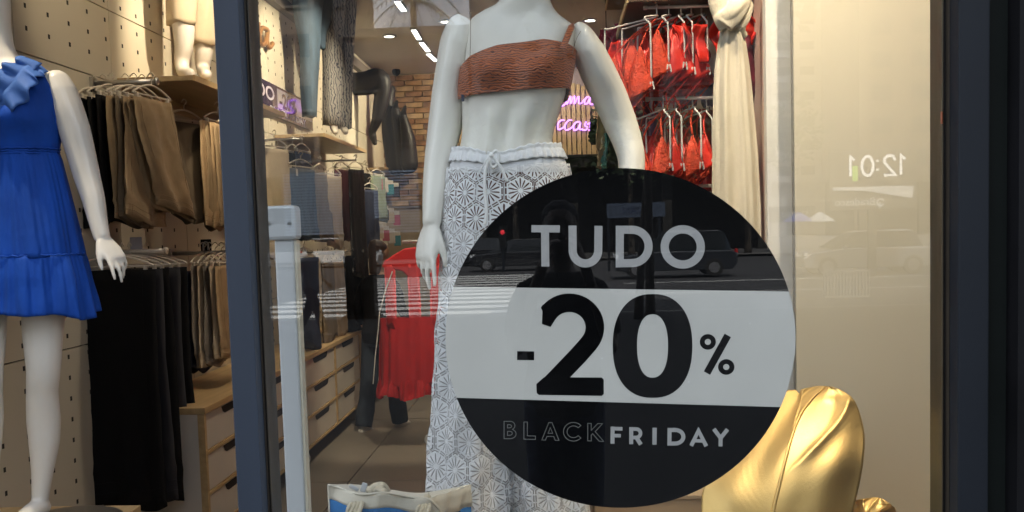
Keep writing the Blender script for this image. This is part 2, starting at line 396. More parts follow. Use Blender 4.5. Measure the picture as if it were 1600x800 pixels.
MB().box(xp1, 1.97, 3.5, x5, 2.05, 3.56).build('top_rail', M['bronze'], wf, bevel=.002)
MB().box(xp1, 1.97, .44, x5, 2.05, .5).build('bottom_rail', M['bronze'], wf, bevel=.002)
MB().cyl((px(1471, 184, Y=1.985).x, 1.984, px(1471, 184, Y=1.985).z + .012), (px(1471, 184, Y=1.985).x, 1.984, px(1471, 184, Y=1.985).z - .012), .0022).build('frame_clip', mat('copper clip', (.3, .09, .04), .5), wf)
x6, x7 = X2(1546, 1.93), X2(1580, 1.93)
struct('right_post', MB().box(x5 + .001, 1.93, 0, x6, 2.06, 3.56), M['navy_dark'], bevel=.003)
struct('right_post_return', MB().box(x6, 1.95, 0, x7, 2.06, 3.56), mat('dark green black metal', (.008, .011, .01), .6, spec=.2))
struct('right_pier', MB().box(x7, 1.9, 0, 12, 2.06, 3.56), mat('black stone', (.004, .004, .005), .6, spec=.15, var=.3))
gl = MB().box(xg0 - .006, GY, .49, xg1 + .006, GY + .01, 3.51).build('window_pane', M['glass'])
tag(gl, 'large clear shop window pane carrying the round sale sticker', 'window pane')
struct('left_pier', MB().box(-12, 1.95, 0, -3.6, 2.06, 3.56), M['navy_dark'])
struct('side_lobby_wall', MB().box(-3.6, 2.06, 0, WX - .2, 2.2, 3.56), M['navy_dark'])
bld = thing('shop_building', 'tall grey office building whose ground floor holds the shop', 'building', (0, 2, 3.56))
MB().box(-30, 1.9, 4.1, 30, 30, 27.5).build('upper_storeys', mat('grey cladding', (.25, .25, .26), .6), bld)
struct('facade_lintel', MB().box(-30, 1.92, 3.561, 30, 2.19, 4.098), M['navy_dark'])
struct('rear_closure', MB().box(-30, BY + .31, 0, 30, 30, 4.09), M['dark'])
struct('side_closure_left', MB().box(-30, 2.21, 0, WX - .21, BY + .3, 4.09), M['dark'])
struct('side_closure_right', MB().box(5.01, 2.07, 0, 30, BY + .3, 4.09), M['dark'])
# ------------------------------------------------------------------ lamps of the shop
lamp_glow = emat('lit lamp face', (1, .93, .8), 4)
tube_glow = emat('lit tube face', (1, .97, .92), 2.5)
def spot(name, p, q, watts, ang, size=.04, color=(1, .83, .6), blend=.5):
    l = bpy.data.lights.new(name, 'SPOT'); l.energy = watts; l.spot_size = R(ang); l.spot_blend = blend; l.shadow_soft_size = size; l.color = color
    o = bpy.data.objects.new(name, l); col.objects.link(o); o.location = p
    o.rotation_euler = (Vector(p) - Vector(q)).to_track_quat('Z', 'Y').to_euler(); return o
def track_spot(label, p, q, watts, ang, color=(1, .83, .6), size=.035, blend=.6):
    p = Vector(p); q = Vector(q); d = (q - p).normalized()
    t = thing('track_spotlight', label, 'spotlight', p, 'ceiling track spotlights')
    MB().cyl(p - d*.14, p, .04, .045, 14).build('lamp_housing', M['black'], t, smooth=False)
    MB().cyl(p - d*.1 + V(0, 0, .02), V(p.x - d.x*.1, p.y - d.y*.1, CEIL), .008).build('stem', M['black'], t)
    MB().cyl(p + d*.001, p + d*.004, .038, .038, 14).build('lamp_face', lamp_glow, t)
    s = spot('spot_lamp', p + d*.012, q, watts, ang, size, color, blend); s.parent = t; s.location = d*.012
    return t
KEY = 1.66
# in the shop window
track_spot('track spotlight over the lace trousers mannequin, left one', (-.6, 2.14, 3.72), (-.12, 2.6, 1.9), 130*KEY, 46)
track_spot('track spotlight over the lace trousers mannequin, right one', (.3, 2.14, 3.72), (0, 2.6, 2.0), 125*KEY, 46)
track_spot('track spotlight over the cream backdrop panel', (.84, 2.22, 3.72), (1.0, 2.82, .8), 72*KEY, 66)
track_spot('track spotlight above the red bikinis', (.1, 2.5, 3.72), (.5, 3.3, 2.2), 52*KEY, 46)
track_spot('added track spotlight putting a highlight on the golden leaf', (.95, 2.16, 3.72), (.64, 2.45, 1.25), 11*KEY, 30)  # extra lamp, added to give the leaf a broad highlight
# over the blue dress and along the left wall
track_spot('track spotlight above the blue dress mannequin', (-2.12, 2.85, 3.72), (-1.78, 3.3, 2.0), 40*KEY, 36)
for i, yy in enumerate((4.0, 5.1, 7.3, 9.2, 10.8)):
    track_spot('%s track spotlight from the street washing the left wall' % ('first', 'second', 'third', 'fourth', 'fifth')[i], ((-1.35, -1.35, -1.2, -.46, -.54)[i], yy, 3.72), (WX, yy + .8, (3.0, 2.7, 2.9, 2.9, 2.9)[i]), (13, 48, 60, 78, 72)[i]*KEY, 62, (1, .85, .6))  # last two lamps are added, kept out of sight behind the mannequin
track_spot('added track spotlight brightening the brick wall', (-.6, 11.7, 3.72), (-1.5, BY, 3.0), 26*KEY, 80, (1, .82, .55))  # added lamp, lifts the bricks
track_spot('added track spotlight brightening the slatted neon arch', (-.2, 11.6, 3.72), (0, BY, 3.0), 26*KEY, 80, (1, .82, .55))  # added lamp, lifts the wooden slats
track_spot('added track spotlight brightening the red pinafore on its rack', (-.7, 6.2, 3.72), (-1.05, 7.5, 1.1), 75*KEY, 36)  # added lamp, lifts the red cloth
# recessed downlights in the ceiling; the two over the aisle are added
def downlight(label, p, watts):
    t = thing('downlight', label, 'downlight', p, 'round downlights in the ceiling')
    n = 20; mb = MB()
    mb.loft([[p + V(rr*math.cos(a*2*PI/n), rr*math.sin(a*2*PI/n), zz) for a in range(n)] for rr, zz in ((.075, 0), (.08, -.01), (.06, -.013), (.055, 0))], cap=False)
    mb.build('trim_ring', M['white_plastic'], t, smooth=True)
    MB().cyl(p + V(0, 0, -.004), p + V(0, 0, -.009), .053, .05, 20).build('lamp_face', lamp_glow, t)
    s = spot('spot_lamp', p + V(0, 0, -.03), p + V(0, 0, -3), watts, 110, .08, (1, .86, .66), .9); s.parent = t; s.location = (0, 0, -.03)
downlight('added unseen downlight over the entrance aisle by the first drawer unit', V(-.85, 5.0, CEIL), 42)  # added out of view to brighten the dark drawers
downlight('added unseen downlight over the aisle by the second drawer unit', V(-1.0, 7.3, CEIL), 34)  # likewise added out of view, for the drawers further in
def onceil(u, v): return px(u, v, Z=CEIL)
downlight('round downlight near the brick wall above the black stocking legs', onceil(608, 56), 30)
downlight('round downlight in the ceiling above the neon sign', onceil(922, 31), 30)
downlight('round downlight partly behind the mannequin arm', onceil(697, 33), 18)
for i, (a, b) in enumerate((((620, -2), (631, 13)), ((646, 43), (655, 58)), ((658, 63), (669, 77)), ((669, 81), (681, 92)))):
    p, q = onceil(*a), onceil(*b)
    q.x = p.x + (q.x - p.x); t = thing('linear_light', ('first', 'second', 'third', 'fourth')[i] + ' slim lit tube of the dashed line in the ceiling, counted from the street', 'light', p, 'slim ceiling tubes')
    d = (q - p).normalized(); sd = V(-d.y, d.x, 0)
    MB().obox((p + q)/2 + V(0, 0, -.012), (q - p)/2, sd*.03, V(0, 0, .012)).build('light_body', M['white_plastic'], t)
    MB().obox((p + q)/2 + V(0, 0, -.027), (q - p)/2*.98, sd*.024, V(0, 0, .003)).build('diffuser', tube_glow, t)
cp = px(619, 112, Y=12.6)
t = thing('security_camera', 'small black dome camera under the ceiling by the brick wall', 'camera', cp)
MB().ball(cp, .055).build('dome', M['black'], t, smooth=True); MB().cyl(cp + V(0, 0, .03), V(cp.x, cp.y, CEIL), .04).build('mount', M['black'], t)
# ------------------------------------------------------------------ neon sign on a slatted arch
arc_x0, arc_x1, top, rad = -1.45, .58, 3.62, .42
t = thing('slatted_panel', 'arched wooden slat panel behind the violet neon words', 'panel', (-.2, BY, 0))
slat_m = wood_mat('pale slat', (.42, .31, .18), (.34, .24, .13), stretch=(1, 1, .08))
MB().box(arc_x0, BY - .05, 1.0, arc_x1, BY - .021, top - rad).build('dark_backing', mat('dark slat backing', (.05, .035, .025), .8), t)
nsl = 31
for i in range(nsl):
    x = arc_x0 + (i + .5) * (arc_x1 - arc_x0) / nsl
    dx = max(0, abs(x - (arc_x0 + arc_x1)/2) - ((arc_x1 - arc_x0)/2 - rad))
    z1 = top - rad + math.sqrt(max(0, rad*rad - dx*dx))
    MB().box(x - .027, BY - .085, 1.0, x + .027, BY - .05, z1).build('slat', slat_m, t, bevel=.003)
neon = thing('neon_sign', 'violet handwritten neon words glowing on the slatted arch', 'neon sign', (0, BY - .12, 3.3))
ng = emat('violet neon tube', (.5, .2, 1.0), 1.7)
def nz(x, y): return px(860 + x/4.2115, 120 + y/4.2115, Y=BY - .12)
neon_lines = {'word_romance': [
    [(-560,200),(-520,110),(-470,130),(-500,190),(-440,180),(-420,130),(-400,180),(-370,150)], [(-350,170),(-330,120),(-300,120),(-290,180),(-330,190),(-260,250)], [(-540,320),(-480,270),(-440,330),(-390,270),(-350,330),(-300,280),(-260,320)],
    [(-40,190),(-25,120),(-5,125),(-12,150),(-28,158),(-5,190)],
    [(78,165),(72,130),(92,119),(107,138),(102,172),(78,192),(52,186),(62,168),(100,160)], [(108,182),(124,150),(134,130),(132,178),(150,140),(160,130),(158,178),(176,142),(187,133),(188,172),(206,172),(222,150)],
    [(252,132),(236,138),(226,158),(228,178),(246,172),(262,134),(258,168),(272,182),(292,172)],
    [(310,180),(318,150),(330,140),(330,180),(350,145),(358,180),(375,178)]],
  'word_occasion': [[(16,225),(30,246),(20,292),(8,328),(-14,344)], [(-12,278),(12,268),(38,264)],
    [(92,286),(68,288),(50,312),(52,346),(82,336),(100,318)], [(142,286),(118,288),(98,318),(102,350),(132,340),(150,322)], [(196,298),(172,298),(152,322),(158,352),(184,338),(198,302),(194,344),(212,344)],
    [(236,296),(226,318),(242,332),(232,350),(208,348)], [(276,282),(262,306),(262,344),(250,350)], [(240,312),(262,306),(290,298)], [(352,270),(338,290),(352,298),(338,326),(368,306)], [(336,306),(352,312),(372,318)]]}
for nm, ls in neon_lines.items():
    for l in ls:
        mb = MB(); pts = spline([nz(*q) for q in l], 5); mb.tube(pts, .0085, 6); mb.build('neon_letter', ng, neon, smooth=True)
# dark counter below the neon; two added glowing bars imitate mirrored ceiling lights
ct = thing('counter', 'dark counter in front of the slatted neon wall', 'counter', (0, BY - .7, 0))
p0 = px(862, 246, Y=BY - .6)
MB().box(-.1, BY - .9, 0, .95, BY - .3, p0.z - .03).build('counter_body', M['black'], ct, bevel=.01)
MB().box(-.14, BY - .94, p0.z - .03, 1.0, BY - .28, p0.z).build('counter_top', mat('dark counter top', (.03, .028, .028), .3), ct, bevel=.004)
for i, (a, b) in enumerate((((901, 245), (898, 262)), ((925, 244), (919, 258)))):
    q, p = px(*a, Y=BY - .75), px(*b, Y=BY - .75)
    o = MB().cyl(p, q, .014, .014, 8).build('mirrored_light_standin', tube_glow); tag(o, ('left' if i == 0 else 'right') + ' glowing bar standing in for a mirrored ceiling light', 'light', 'stand-in bars for mirrored lights')
# ================================================================== THE STREET (behind the camera, seen mirrored in the pane)
def sv(u, v, D=None, Z=None):
    "point of the street whose mirror image in the pane lies on the sight line"
    if D is None: p = px(u, v, Z=Z)
    else: p = px(u, v, Y=D)
    return V(p.x, 2*GY - p.y, p.z)
struct('ground', MB().box(-300, -400, -.6, 300, -49, -.004), mat('ground', (.16, .15, .14), .9))
struct('pavement', MB().box(-60, -15.1, -.25, 60, 1.9, -.13 + .13), mat('dark mosaic paving', (.018, .018, .019), .85, var=.2, vscale=4, bump=.2, bscale=30))
struct('kerb', MB().box(-60, -15.3, -.25, 60, -15.1, .004), mat('kerb stone', (.28, .27, .25), .8), bevel=.02)
road = struct('road', MB().box(-120, -49, -.3, 120, -15.3, -.13), mat('asphalt', (.036, .036, .038), .85, var=.25, vscale=3, bump=.3, bscale=60))
zm = mat('road paint', (.62, .62, .6), .7, var=.12, vscale=8)
for i in range(13):
    y = -15.55 - i * 1.55
    MB().box(-7.6, y - .78, -.126, -1.05, y, -.122).build('crosswalk_stripe', zm, road)
MB().box(.2, -15.9, -.126, 40, -15.72, -.122).build('edge_line', zm, road)
MB().box(2, -22.1, -.126, 40, -21.95, -.122).build('lane_line', zm, road)
MB().box(2, -27.1, -.126, 40, -26.9, -.122).build('lane_line', zm, road)
struct('far_pavement', MB().box(-120, -58, -.2, 120, -49, .02), mat('far paving', (.12, .115, .11), .9))
# ---- buildings across the avenue
glassd = mat('dark window glass', (.02, .025, .03), .12, spec=.6)
def building(label, x0, x1, y, h, depth, wall, fl, first, bay, win, balcony=None, ground=None, name='office_building'):
    b = thing(name, label, 'building', ((x0 + x1)/2, y, 0))
    MB().box(x0, y - depth, first if ground else 0, x1, y, h).build('wall', wall, b)
    MB().box(x0 - .2, y - depth - .2, h, x1 + .2, y + .2, h + .5).build('roof', wall, b)
    if ground:
        MB().box(x0 + .3, y - depth, 0, x1 - .3, y - 3, first).build('ground_storey', ground, b)
        MB().box(x0, y - 3, first - .7, x1, y + 1.2, first - .01).build('canopy', ground, b)
        for k in range(int((x1 - x0)/6) + 1): MB().box(x0 + k*6, y - .8, 0, x0 + k*6 + .6, y - .2, first - .7).build('column', ground, b)
    me = MB().box(-win[0]/2, -.12, -win[1]/2, win[0]/2, .03, win[1]/2).mesh('window'); me.materials.append(glassd)
    mf = MB().box(-win[0]/2 - .1, -.1, -.08, win[0]/2 + .1, .12, .08).mesh('sill'); mf.materials.append(wall)
    z = first + fl*.55
    while z < h - 1:
        x = x0 + bay*.55
        while x < x1 - bay*.3:
            wo = bpy.data.objects.new('window', me); col.objects.link(wo); wo.parent = b; wo.location = V(x, y, z) - b.location; WL[wo.name] = V(x, y, z)
            so2 = bpy.data.objects.new('sill', mf); col.objects.link(so2); so2.parent = wo; so2.location = (0, 0, -win[1]/2 - .08)
            x += bay
        if balcony: MB().box(x0, y + .02, z - win[1]/2 - .35, x1, y + 1.1, z - win[1]/2 + .45).build('balcony', balcony, b)
        z += fl
    return b
wallA = mat('buff facade', (.2, .17, .14), .8); wallB = mat('grey facade', (.05, .052, .055), .7); wallC = mat('pale facade', (.45, .42, .39), .8); wallD = mat('brown facade', (.16, .12, .095), .8)
building('buff slab block at the left end of the avenue opposite', -44, -15.4, -58, 34, 14, wallA, 3.3, 5.5, 3.2, (1.7, 1.5), None, M['dark'])
building('slender grey tower standing beside the buff slab block', -14.4, -13.6, -59, 36, 10, wallB, 3.3, 5.5, .8, (.4, 1.2))
lou = building('low block with a long band of grey louvres', -13.5, -5.6, -58, 14.3, 12, wallB, 3.4, 6.4, 2.6, (1.6, 1.5), None)
lm = mat('pale blue louvre slat', (.26, .33, .44), .5)
lb = thing('louvre_screen', 'long horizontal louvre screen across the avenue', 'louvre screen', (-12.8, -57, 0))
p0, p1 = sv(440, 368, D=58), sv(650, 262, D=58)
MB().box(p0.x, -55, p0.z, p1.x, -54.9, p1.z).build('screen_back', mat('louvre back', (.02, .025, .035), .7), lb)
lme = MB().box(0, 0, 0, p1.x - p0.x, .1, .1).mesh('slat'); lme.materials.append(lm)
nsl = 21
for i in range(nsl):
    o = bpy.data.objects.new('slat', lme); col.objects.link(o); o.parent = lb; o.location = V(p0.x, -54.88, p0.z + i*(p1.z - p0.z)/nsl) - lb.location
for x in (p0.x + .2, (p0.x + p1.x)/2, p1.x - .3): MB().box(x, -54.99, 0, x + .14, -54.9, p1.z).build('post', M['navy_dark'], lb)
building('tall dark glazed block right of the louvred block', -5.4, 13.5, -58, 42, 14, wallB, 3.5, 6.2, 3.1, (2.3, 2.0), None, M['dark'])
building('pale apartment tower with long balconies far along the avenue', 26, 37.5, -116, 52, 14, wallC, 3.0, 6, 2.9, (1.7, 1.6), wallC, name='apartment_tower')
building('brown block filling the right end of the avenue', 30.6, 70, -96, 60, 14, wallD, 3.3, 6, 4, (2, 1.6), None, M['dark'])
# ---- trees
leafm = [mat('leaf %d' % i, c, .6, var=.3, vscale=3) for i, c in enumerate(((.045, .075, .025), (.07, .1, .03), (.03, .055, .02)))]
bark = mat('dark bark', (.05, .04, .03), .9, var=.3, vscale=12, bump=.5, bscale=20)
def tree(label, x, y, h, r0, cr, n, z0, seed, lean=0):
    q = random.Random(seed); t = thing('street_tree', label, 'tree', (x, y, 0))
    mb = MB(); tp = V(x + lean, y, h*.62)
    mb.tube(spline([V(x, y, -.05), V(x + lean*.3, y + .05, h*.25), tp], 5), [r0*1.25] + [r0*(1 - .4*i/10) for i in range(1, 11)], 10)
    cl = []
    for k in range(7):
        a = k*2*PI/7 + q.uniform(-.3, .3); rr = cr*q.uniform(.45, .8); e = tp + V(rr*math.cos(a), rr*math.sin(a), q.uniform(.1, .5)*h*.4)
        mb.tube(spline([tp - V(0, 0, h*.12*q.random()), (tp + e)/2 + V(0, 0, .3), e], 3), [r0*.5 - r0*.06*i for i in range(7)], 6); cl.append(e)
    mb.build('trunk', bark, t, smooth=True)
    for m_ in range(3):
        mb = MB()
        for i in range(n // 3):
            c = q.choice(cl); p = c + V(q.gauss(0, 1), q.gauss(0, 1), q.gauss(0, .7)).normalized() * (cr*.62*q.random()**.5)
            if p.z < z0: continue
            a = V(q.gauss(0, 1), q.gauss(0, 1), q.gauss(0, .6)).normalized(); b = a.cross(V(q.gauss(0, 1), q.gauss(0, 1), q.gauss(0, 1))).normalized()
            s = q.uniform(.12, .26); mb.add([p - a*s, p + b*s*.5, p + a*s, p - b*s*.5], [(0, 1, 2, 3)])
        mb.build('crown', leafm[m_], t)
a, a2 = sv(541, 489, D=19.1), sv(576, 250, D=19.1)
t = thing('trunk_standin', 'dark square street totem for the mirrored tree trunk at the kerb', 'standin', ((a.x + a2.x)/2, a.y, 0)); tm = mat('black totem paint', (.012, .012, .013), .5)
MB().box(a.x, a.y - .4, 0, a2.x, a.y, a2.z).build('standin_body', tm, t, bevel=.02); MB().box(a.x - .08, a.y - .45, 0, a2.x + .08, a.y + .05, .06).build('standin_base', tm, t, bevel=.01); MB().box(a2.x, a.y - .25, 1.72, a2.x + .12, a.y - .1, 2.0).build('side_box', tm, t, bevel=.01)  # made-up column in place of the trunk mirrored in the pane
a = sv(1012, 440, D=17); tree('street tree in front of the grey hatchback', a.x, -12.6, 8.5, .085, 2.4, 1500, 4.4, 2)
a = sv(985, 440, D=18); tree('leaning slim street tree beside its straighter neighbour', a.x + .1, -13.6, 8.5, .08, 2.4, 1500, 4.6, 3, lean=.55)
for i, xx in enumerate((-2.5, 4.0, 10.5)):
    tree(('left', 'middle', 'right')[i] + ' one of the bushy trees on the far pavement before the glazed block', xx, -50.5, 9, .2, 3.6, 2400, 2.9, 10 + i)
# palm
pc = sv(645, 4, D=44); t = thing('palm_tree', 'tall palm with feathery drooping fronds by the crosswalk', 'palm tree', (pc.x, pc.y, 0))
MB().tube(spline([V(pc.x + .3, pc.y, -.1), V(pc.x + .1, pc.y, pc.z*.5), pc], 6), [.2 - .005*i for i in range(13)], 9).build('trunk', bark, t, smooth=True)
for k in range(13):
    a = k*2*PI/13; d = V(math.cos(a), math.sin(a), 0); L = 2.6; mb = MB(); e = .75 if k % 2 else .25
    pts = [pc + d*(L*s) + V(0, 0, e*L*s - 1.15*L*s*s) for s in [i/12 for i in range(13)]]
    mb.tube(pts, [.03 - .002*i for i in range(13)], 4)
    for i in range(1, 13):
        for sgn in (-1, 1):
            sd = d.cross(V(0, 0, 1))*sgn; q = pts[i] + sd*.55*(1 - .5*i/13) + V(0, 0, -.25) + d*.2
            mb.add([pts[i] - d*.035, pts[i] + d*.035, q], [(0, 1, 2)])
    mb.build('frond', leafm[k % 3], t)
# ---- vehicles
tyre_m = mat('tyre', (.015, .015, .015), .8); rim_m = mat('alloy rim', (.4, .4, .42), .35, .8); carglass = mat('car glass', (.015, .018, .02), .08, spec=.7)
redl = emat('tail lamp', (.7, .02, .02), .4); headl = mat('head lamp', (.6, .62, .65), .15)
def car(label, cat, x, y, face, paint, L=4.4, W=1.8, H=1.48, tall=False, name='parked_car'):
    "car whose nose points along +x * face"
    t = thing(name, label, cat, (x, y, -.13)); z0 = -.13
    hb = .62*H if not tall else .58*H
    prof = [(-.5, .30), (-.5, .52), (-.485, hb/H*.92), (-.44, hb/H), (.17, hb/H), (.44, hb/H*.86), (.49, hb/H*.7), (.5, .4), (.495, .2), (.42, .17), (-.46, .17)]
    def P(s, zz, yy): return V(x + s*L*face, y + yy, z0 + zz*H)
    rings = []
    for yy, k, dz in ((-W/2, .985, -.01), (-W/2*.94, 1, 0), (W/2*.94, 1, 0), (W/2, .985, -.01)):
        rings.append([P(a*k, max(.17, b + (dz if b > .4 else 0)), yy) for a, b in prof])
    MB().loft(rings).build('body', paint, t, bevel=.03)
    rear = -.46 if tall else -.4
    cab = [(rear, hb/H), (rear + .05, .93), (rear + .1, 1.0), (.02, 1.0), (.1, .97), (.3, hb/H)]
    rings = []
    for yy, zk in ((-W/2*.9, 0), (-W/2*.72, 1), (W/2*.72, 1), (W/2*.9, 0)):
        rings.append([P(a, b if zk else hb/H + .0, yy) for a, b in cab] if zk else [P(a, hb/H - .005 + (b - hb/H)*.02, yy) for a, b in cab])
    MB().loft(rings).build('cabin_glass', carglass, t)
    MB().loft([[P(a, b, yy) for a, b in ((rear + .07, .965), (rear + .1, 1.012), (.03, 1.012), (.1, .975))] for yy in (-W/2*.73, W/2*.73)]).build('roof', paint, t, bevel=.02)
    for s in (-.31, .32):
        for sy in (-1, 1):
            c = P(s, .215, sy*(W/2 - .1)); d = V(0, .11*sy, 0)
            wl = MB().cyl(c - d, c + d*1.02, .315, .315, 20).build('wheel', tyre_m, t, bevel=.02)
            MB().cyl(c + d*.9, c + d*1.06, .2, .19, 16).build('rim', rim_m, wl)
    for sy in (-1, 1):
        MB().obox(P(-.497, .56, sy*W*.38), V(.03, 0, 0), V(0, .16, 0), V(0, 0, .07)).build('tail_lamp', redl, t, bevel=.01)
        MB().obox(P(.478, .5, sy*W*.36), V(.05, 0, 0), V(0, .18, 0), V(0, 0, .06)).build('headlight', headl, t, bevel=.01)
        MB().obox(P(.2, hb/H + .03, sy*(W/2 + .08)), V(.05, 0, 0), V(0, .09, 0), V(0, 0, .06)).build('mirror', paint, t, bevel=.01)
    return t
pblack = mat('black car paint', (.008, .009, .012), .25, coat=.8); pgrey = mat('dark grey car paint', (.035, .04, .05), .3, .3, coat=.8)
psilv = mat('silver car paint', (.42, .43, .45), .3, .5, coat=.6); pwhite = mat('white car paint', (.75, .75, .75), .3, coat=.6); pred = mat('dark red car paint', (.12, .015, .012), .3, coat=.8)
a = sv(790, 424, Z=-.13); car('black saloon waiting at the crosswalk', 'car', a.x + .6, a.y - .6, -1, pblack, H=1.4)
a = sv(740, 415, Z=-.13); car('second black car behind the waiting saloon', 'car', a.x, a.y, -1, pblack, H=1.42)
a = sv(1052, 433, Z=-.13); car('dark grey hatchback with red tail lamp passing beyond the crosswalk', 'car', a.x, a.y, -1, pgrey, L=4.2, H=1.6, tall=True)
a = sv(536, 417, Z=-.13); car('white sport utility car across the avenue', 'car', a.x, a.y, 1, pwhite, H=1.65, tall=True)
a = sv(500, 418, Z=-.13); car('dark red hatchback across the avenue', 'car', a.x - 1, a.y - 4, 1, pred, H=1.45, tall=True)
a = sv(448, 418, Z=-.13); car('silver car across the avenue', 'car', a.x, a.y - 2, 1, psilv, H=1.45)
a = sv(1325, 428, Z=-.13); car('silver saloon nearest the railing', 'car', a.x + .5, a.y, -1, psilv, H=1.45)
# ---- clock and advertising panel on a pole
D = 31.0
c0, c1 = sv(1330, 282, D=D), sv(1420, 242, D=D)
clk = thing('street_clock', 'dark street clock panel on a pole showing 12:01 over a bank name', 'clock', ((c0.x + c1.x)/2, c0.y, 0))
yy = c0.y; pl, pr = sv(1296, 330, D=D), sv(1432, 232, D=D)
MB().box(pl.x, yy - .25, pl.z, pr.x, yy, pr.z).build('panel', mat('grey clock panel', (.05, .05, .052), .5), clk, bevel=.02)
MB().box((pl.x+pr.x)/2 - .12, yy - .22, -.2, (pl.x+pr.x)/2 + .12, yy - .04, pl.z).build('pole', M['navy_dark'], clk)
led = emat('white clock digits', (1, 1, 1), 1.5); grn = emat('green clock bar', (.5, 1, .1), .7)
wp = mat('white sign paint', (.8, .8, .8), .5)
def stroke(mb, pts, wd, y, closed=False):
    "flat ribbon in the plane y along points (x, z)"
    pts = [Vector((p[0], p[1])) for p in pts]; q = pts[:1]
    for p in pts[1:]:
        if (p - q[-1]).length > wd*.02: q.append(p)
    if closed and (q[0] - q[-1]).length < wd*.02: q.pop()
    pts = q; n = len(pts); L = []; Rr = []
    for i, p in enumerate(pts):
        a = pts[i-1] if (i > 0 or closed) else None; b = pts[(i+1) % n] if (i < n-1 or closed) else None
        d1 = (p - a).normalized() if a is not None else None; d2 = (b - p).normalized() if b is not None else None
        d1 = d1 or d2; d2 = d2 or d1
        n1 = Vector((-d1.y, d1.x)); n2 = Vector((-d2.y, d2.x)); mm = (n1 + n2)
        mm = mm.normalized() if mm.length > 1e-6 else n1
        k = wd/2 / max(.5, mm.dot(n1)); L.append(p + mm*k); Rr.append(p - mm*k)
    m_ = n if closed else n - 1
    b0 = len(mb.v); vs = []
    for l, r in zip(L, Rr): vs += [V(l.x, y, l.y), V(r.x, y, r.y)]
    mb.add(vs, [(2*i, 2*i+1, 2*((i+1) % n)+1, 2*((i+1) % n)) for i in range(m_)])
def arc(cx, cz, rx, rz, a0, a1, n=16, e=2.0):
    o = []
    for i in range(n + 1):
        a = R(a0 + (a1 - a0)*i/n); c, s = math.cos(a), math.sin(a)
        o.append((cx + rx*math.copysign(abs(c)**(2/e), c), cz + rz*math.copysign(abs(s)**(2/e), s)))
    return o
xs, ztop = c1.x, c1.z; hgt = (c1.z - c0.z)*.82; wdt = .44; thk = .085
# seen from the shop the panel is read from +x to -x
mb = MB(); x = xs
def glyph(ch, x):
    zb = ztop - hgt; f = lambda q, r: (x - q*wdt, zb + r*hgt)
    if ch == '1': stroke(mb, [f(.25, .8), f(.55, 1), f(.55, 0)], thk, yy + .006)
    if ch == '2': stroke(mb, [f(.05, .75), f(.2, .97), f(.55, 1), f(.8, .85), f(.8, .65), f(.05, 0), f(.85, 0)], thk, yy + .006)
    if ch == '0': stroke(mb, [f(.45 + .4*math.cos(a*PI/8), .5 + .5*math.sin(a*PI/8)) for a in range(16)], thk, yy + .006, True)
    if ch == ':':
        for r in (.25, .7): stroke(mb, [f(.2, r), f(.2, r + .1)], thk, yy + .006)
for ch, st in (('1', .9), ('2', 1.1), (':', .45), ('0', 1.1), ('1', .8)):
    glyph(ch, x); x -= wdt*st
mb.build('time_digits', led, clk)
g0, g1 = sv(1332, 283, D=D), sv(1340, 259, D=D)
MB().box(g0.x, yy + .004, g0.z, g1.x, yy + .02, g1.z).build('green_bar', grn, clk)
sw = [sv(*q, D=D) for q in ((1301, 293), (1301, 298), (1350, 298), (1390, 304), (1425, 309), (1428, 290))]
mb = MB(); mb.prism([V(p.x, yy + .003, p.z) for p in sw], V(0, .012, 0)).build('white_swoosh', wp, clk)
def text(body, name, m, parent, x, y, z, size, right=True):
    cu = bpy.data.curves.new(name, 'FONT'); cu.body = body; cu.size = size; cu.extrude = .004; cu.materials.append(m)
    t_ = bpy.data.objects.new('letters', cu); col.objects.link(t_)
    me = bpy.data.meshes.new_from_object(t_.evaluated_get(bpy.context.evaluated_depsgraph_get())); bpy.data.objects.remove(t_); me.name = name
    o = link(name, me, parent); o.location = V(x, y, z) - WL.get(parent.name, V(0, 0, 0)); o.rotation_euler = (R(90), 0, PI); return o
q = sv(1368, 320, D=D); text('Bradesco', 'bank_name', wp, clk, q.x, yy + .008, q.z, .34)
q = sv(1376, 316, D=D); mb = MB(); stroke(mb, arc(q.x, q.z, .11, .11, 20, 330, 12), .05, yy + .008); stroke(mb, [(q.x - .02, q.z), (q.x - .02, q.z - .2)], .04, yy + .009); mb.build('bank_emblem', wp, clk)
# ---- kiosk sign, railing, parasols, signal
q = sv(1263, 338, D=56); t = thing('cafe_sign', 'dark fascia board with white café lettering across the avenue', 'sign', (q.x, q.y, 0))
MB().box(q.x - 2.2, q.y - .15, q.z - .3, q.x + .4, q.y - .01, q.z + .6).build('fascia', M['black'], t); text('STARBU', 'lettering', wp, t, q.x, q.y, q.z, .42)
q = sv(990, 334, D=40); t = thing('hoarding', 'pale blue board reading UVAN half hidden behind the tree trunks', 'sign', (q.x, q.y, 0))
MB().box(q.x - 1.1, q.y - .1, q.z - .15, q.x + 1.3, q.y, q.z + .45).build('board', mat('pale blue board', (.05, .07, .11), .6), t)
text('UVAN', 'lettering', mat('dark blue letters', (.01, .02, .06), .6), t, q.x + .7, q.y + .003, q.z, .42)
for u in (950, 1030): MB().box(sv(u, 330, D=40).x - .05, q.y - .08, -.2, sv(u, 330, D=40).x + .05, q.y - .02, q.z - .15).build('post', M['navy_dark'], t)
a, b = sv(1288, 470, Z=0), sv(1366, 470, Z=0)
rl = thing('railing', 'low pale metal railing on the pavement edge', 'railing', (a.x, a.y, 0)); wm_ = mat('pale railing paint', (.3, .3, .29), .5)
for z in (.08, .62): MB().box(a.x, a.y - .02, z - .02, b.x, a.y + .02, z + .02).build('rail', wm_, rl)
bme = MB().box(-.015, -.015, .1, .015, .015, .6).mesh('bar'); bme.materials.append(wm_)
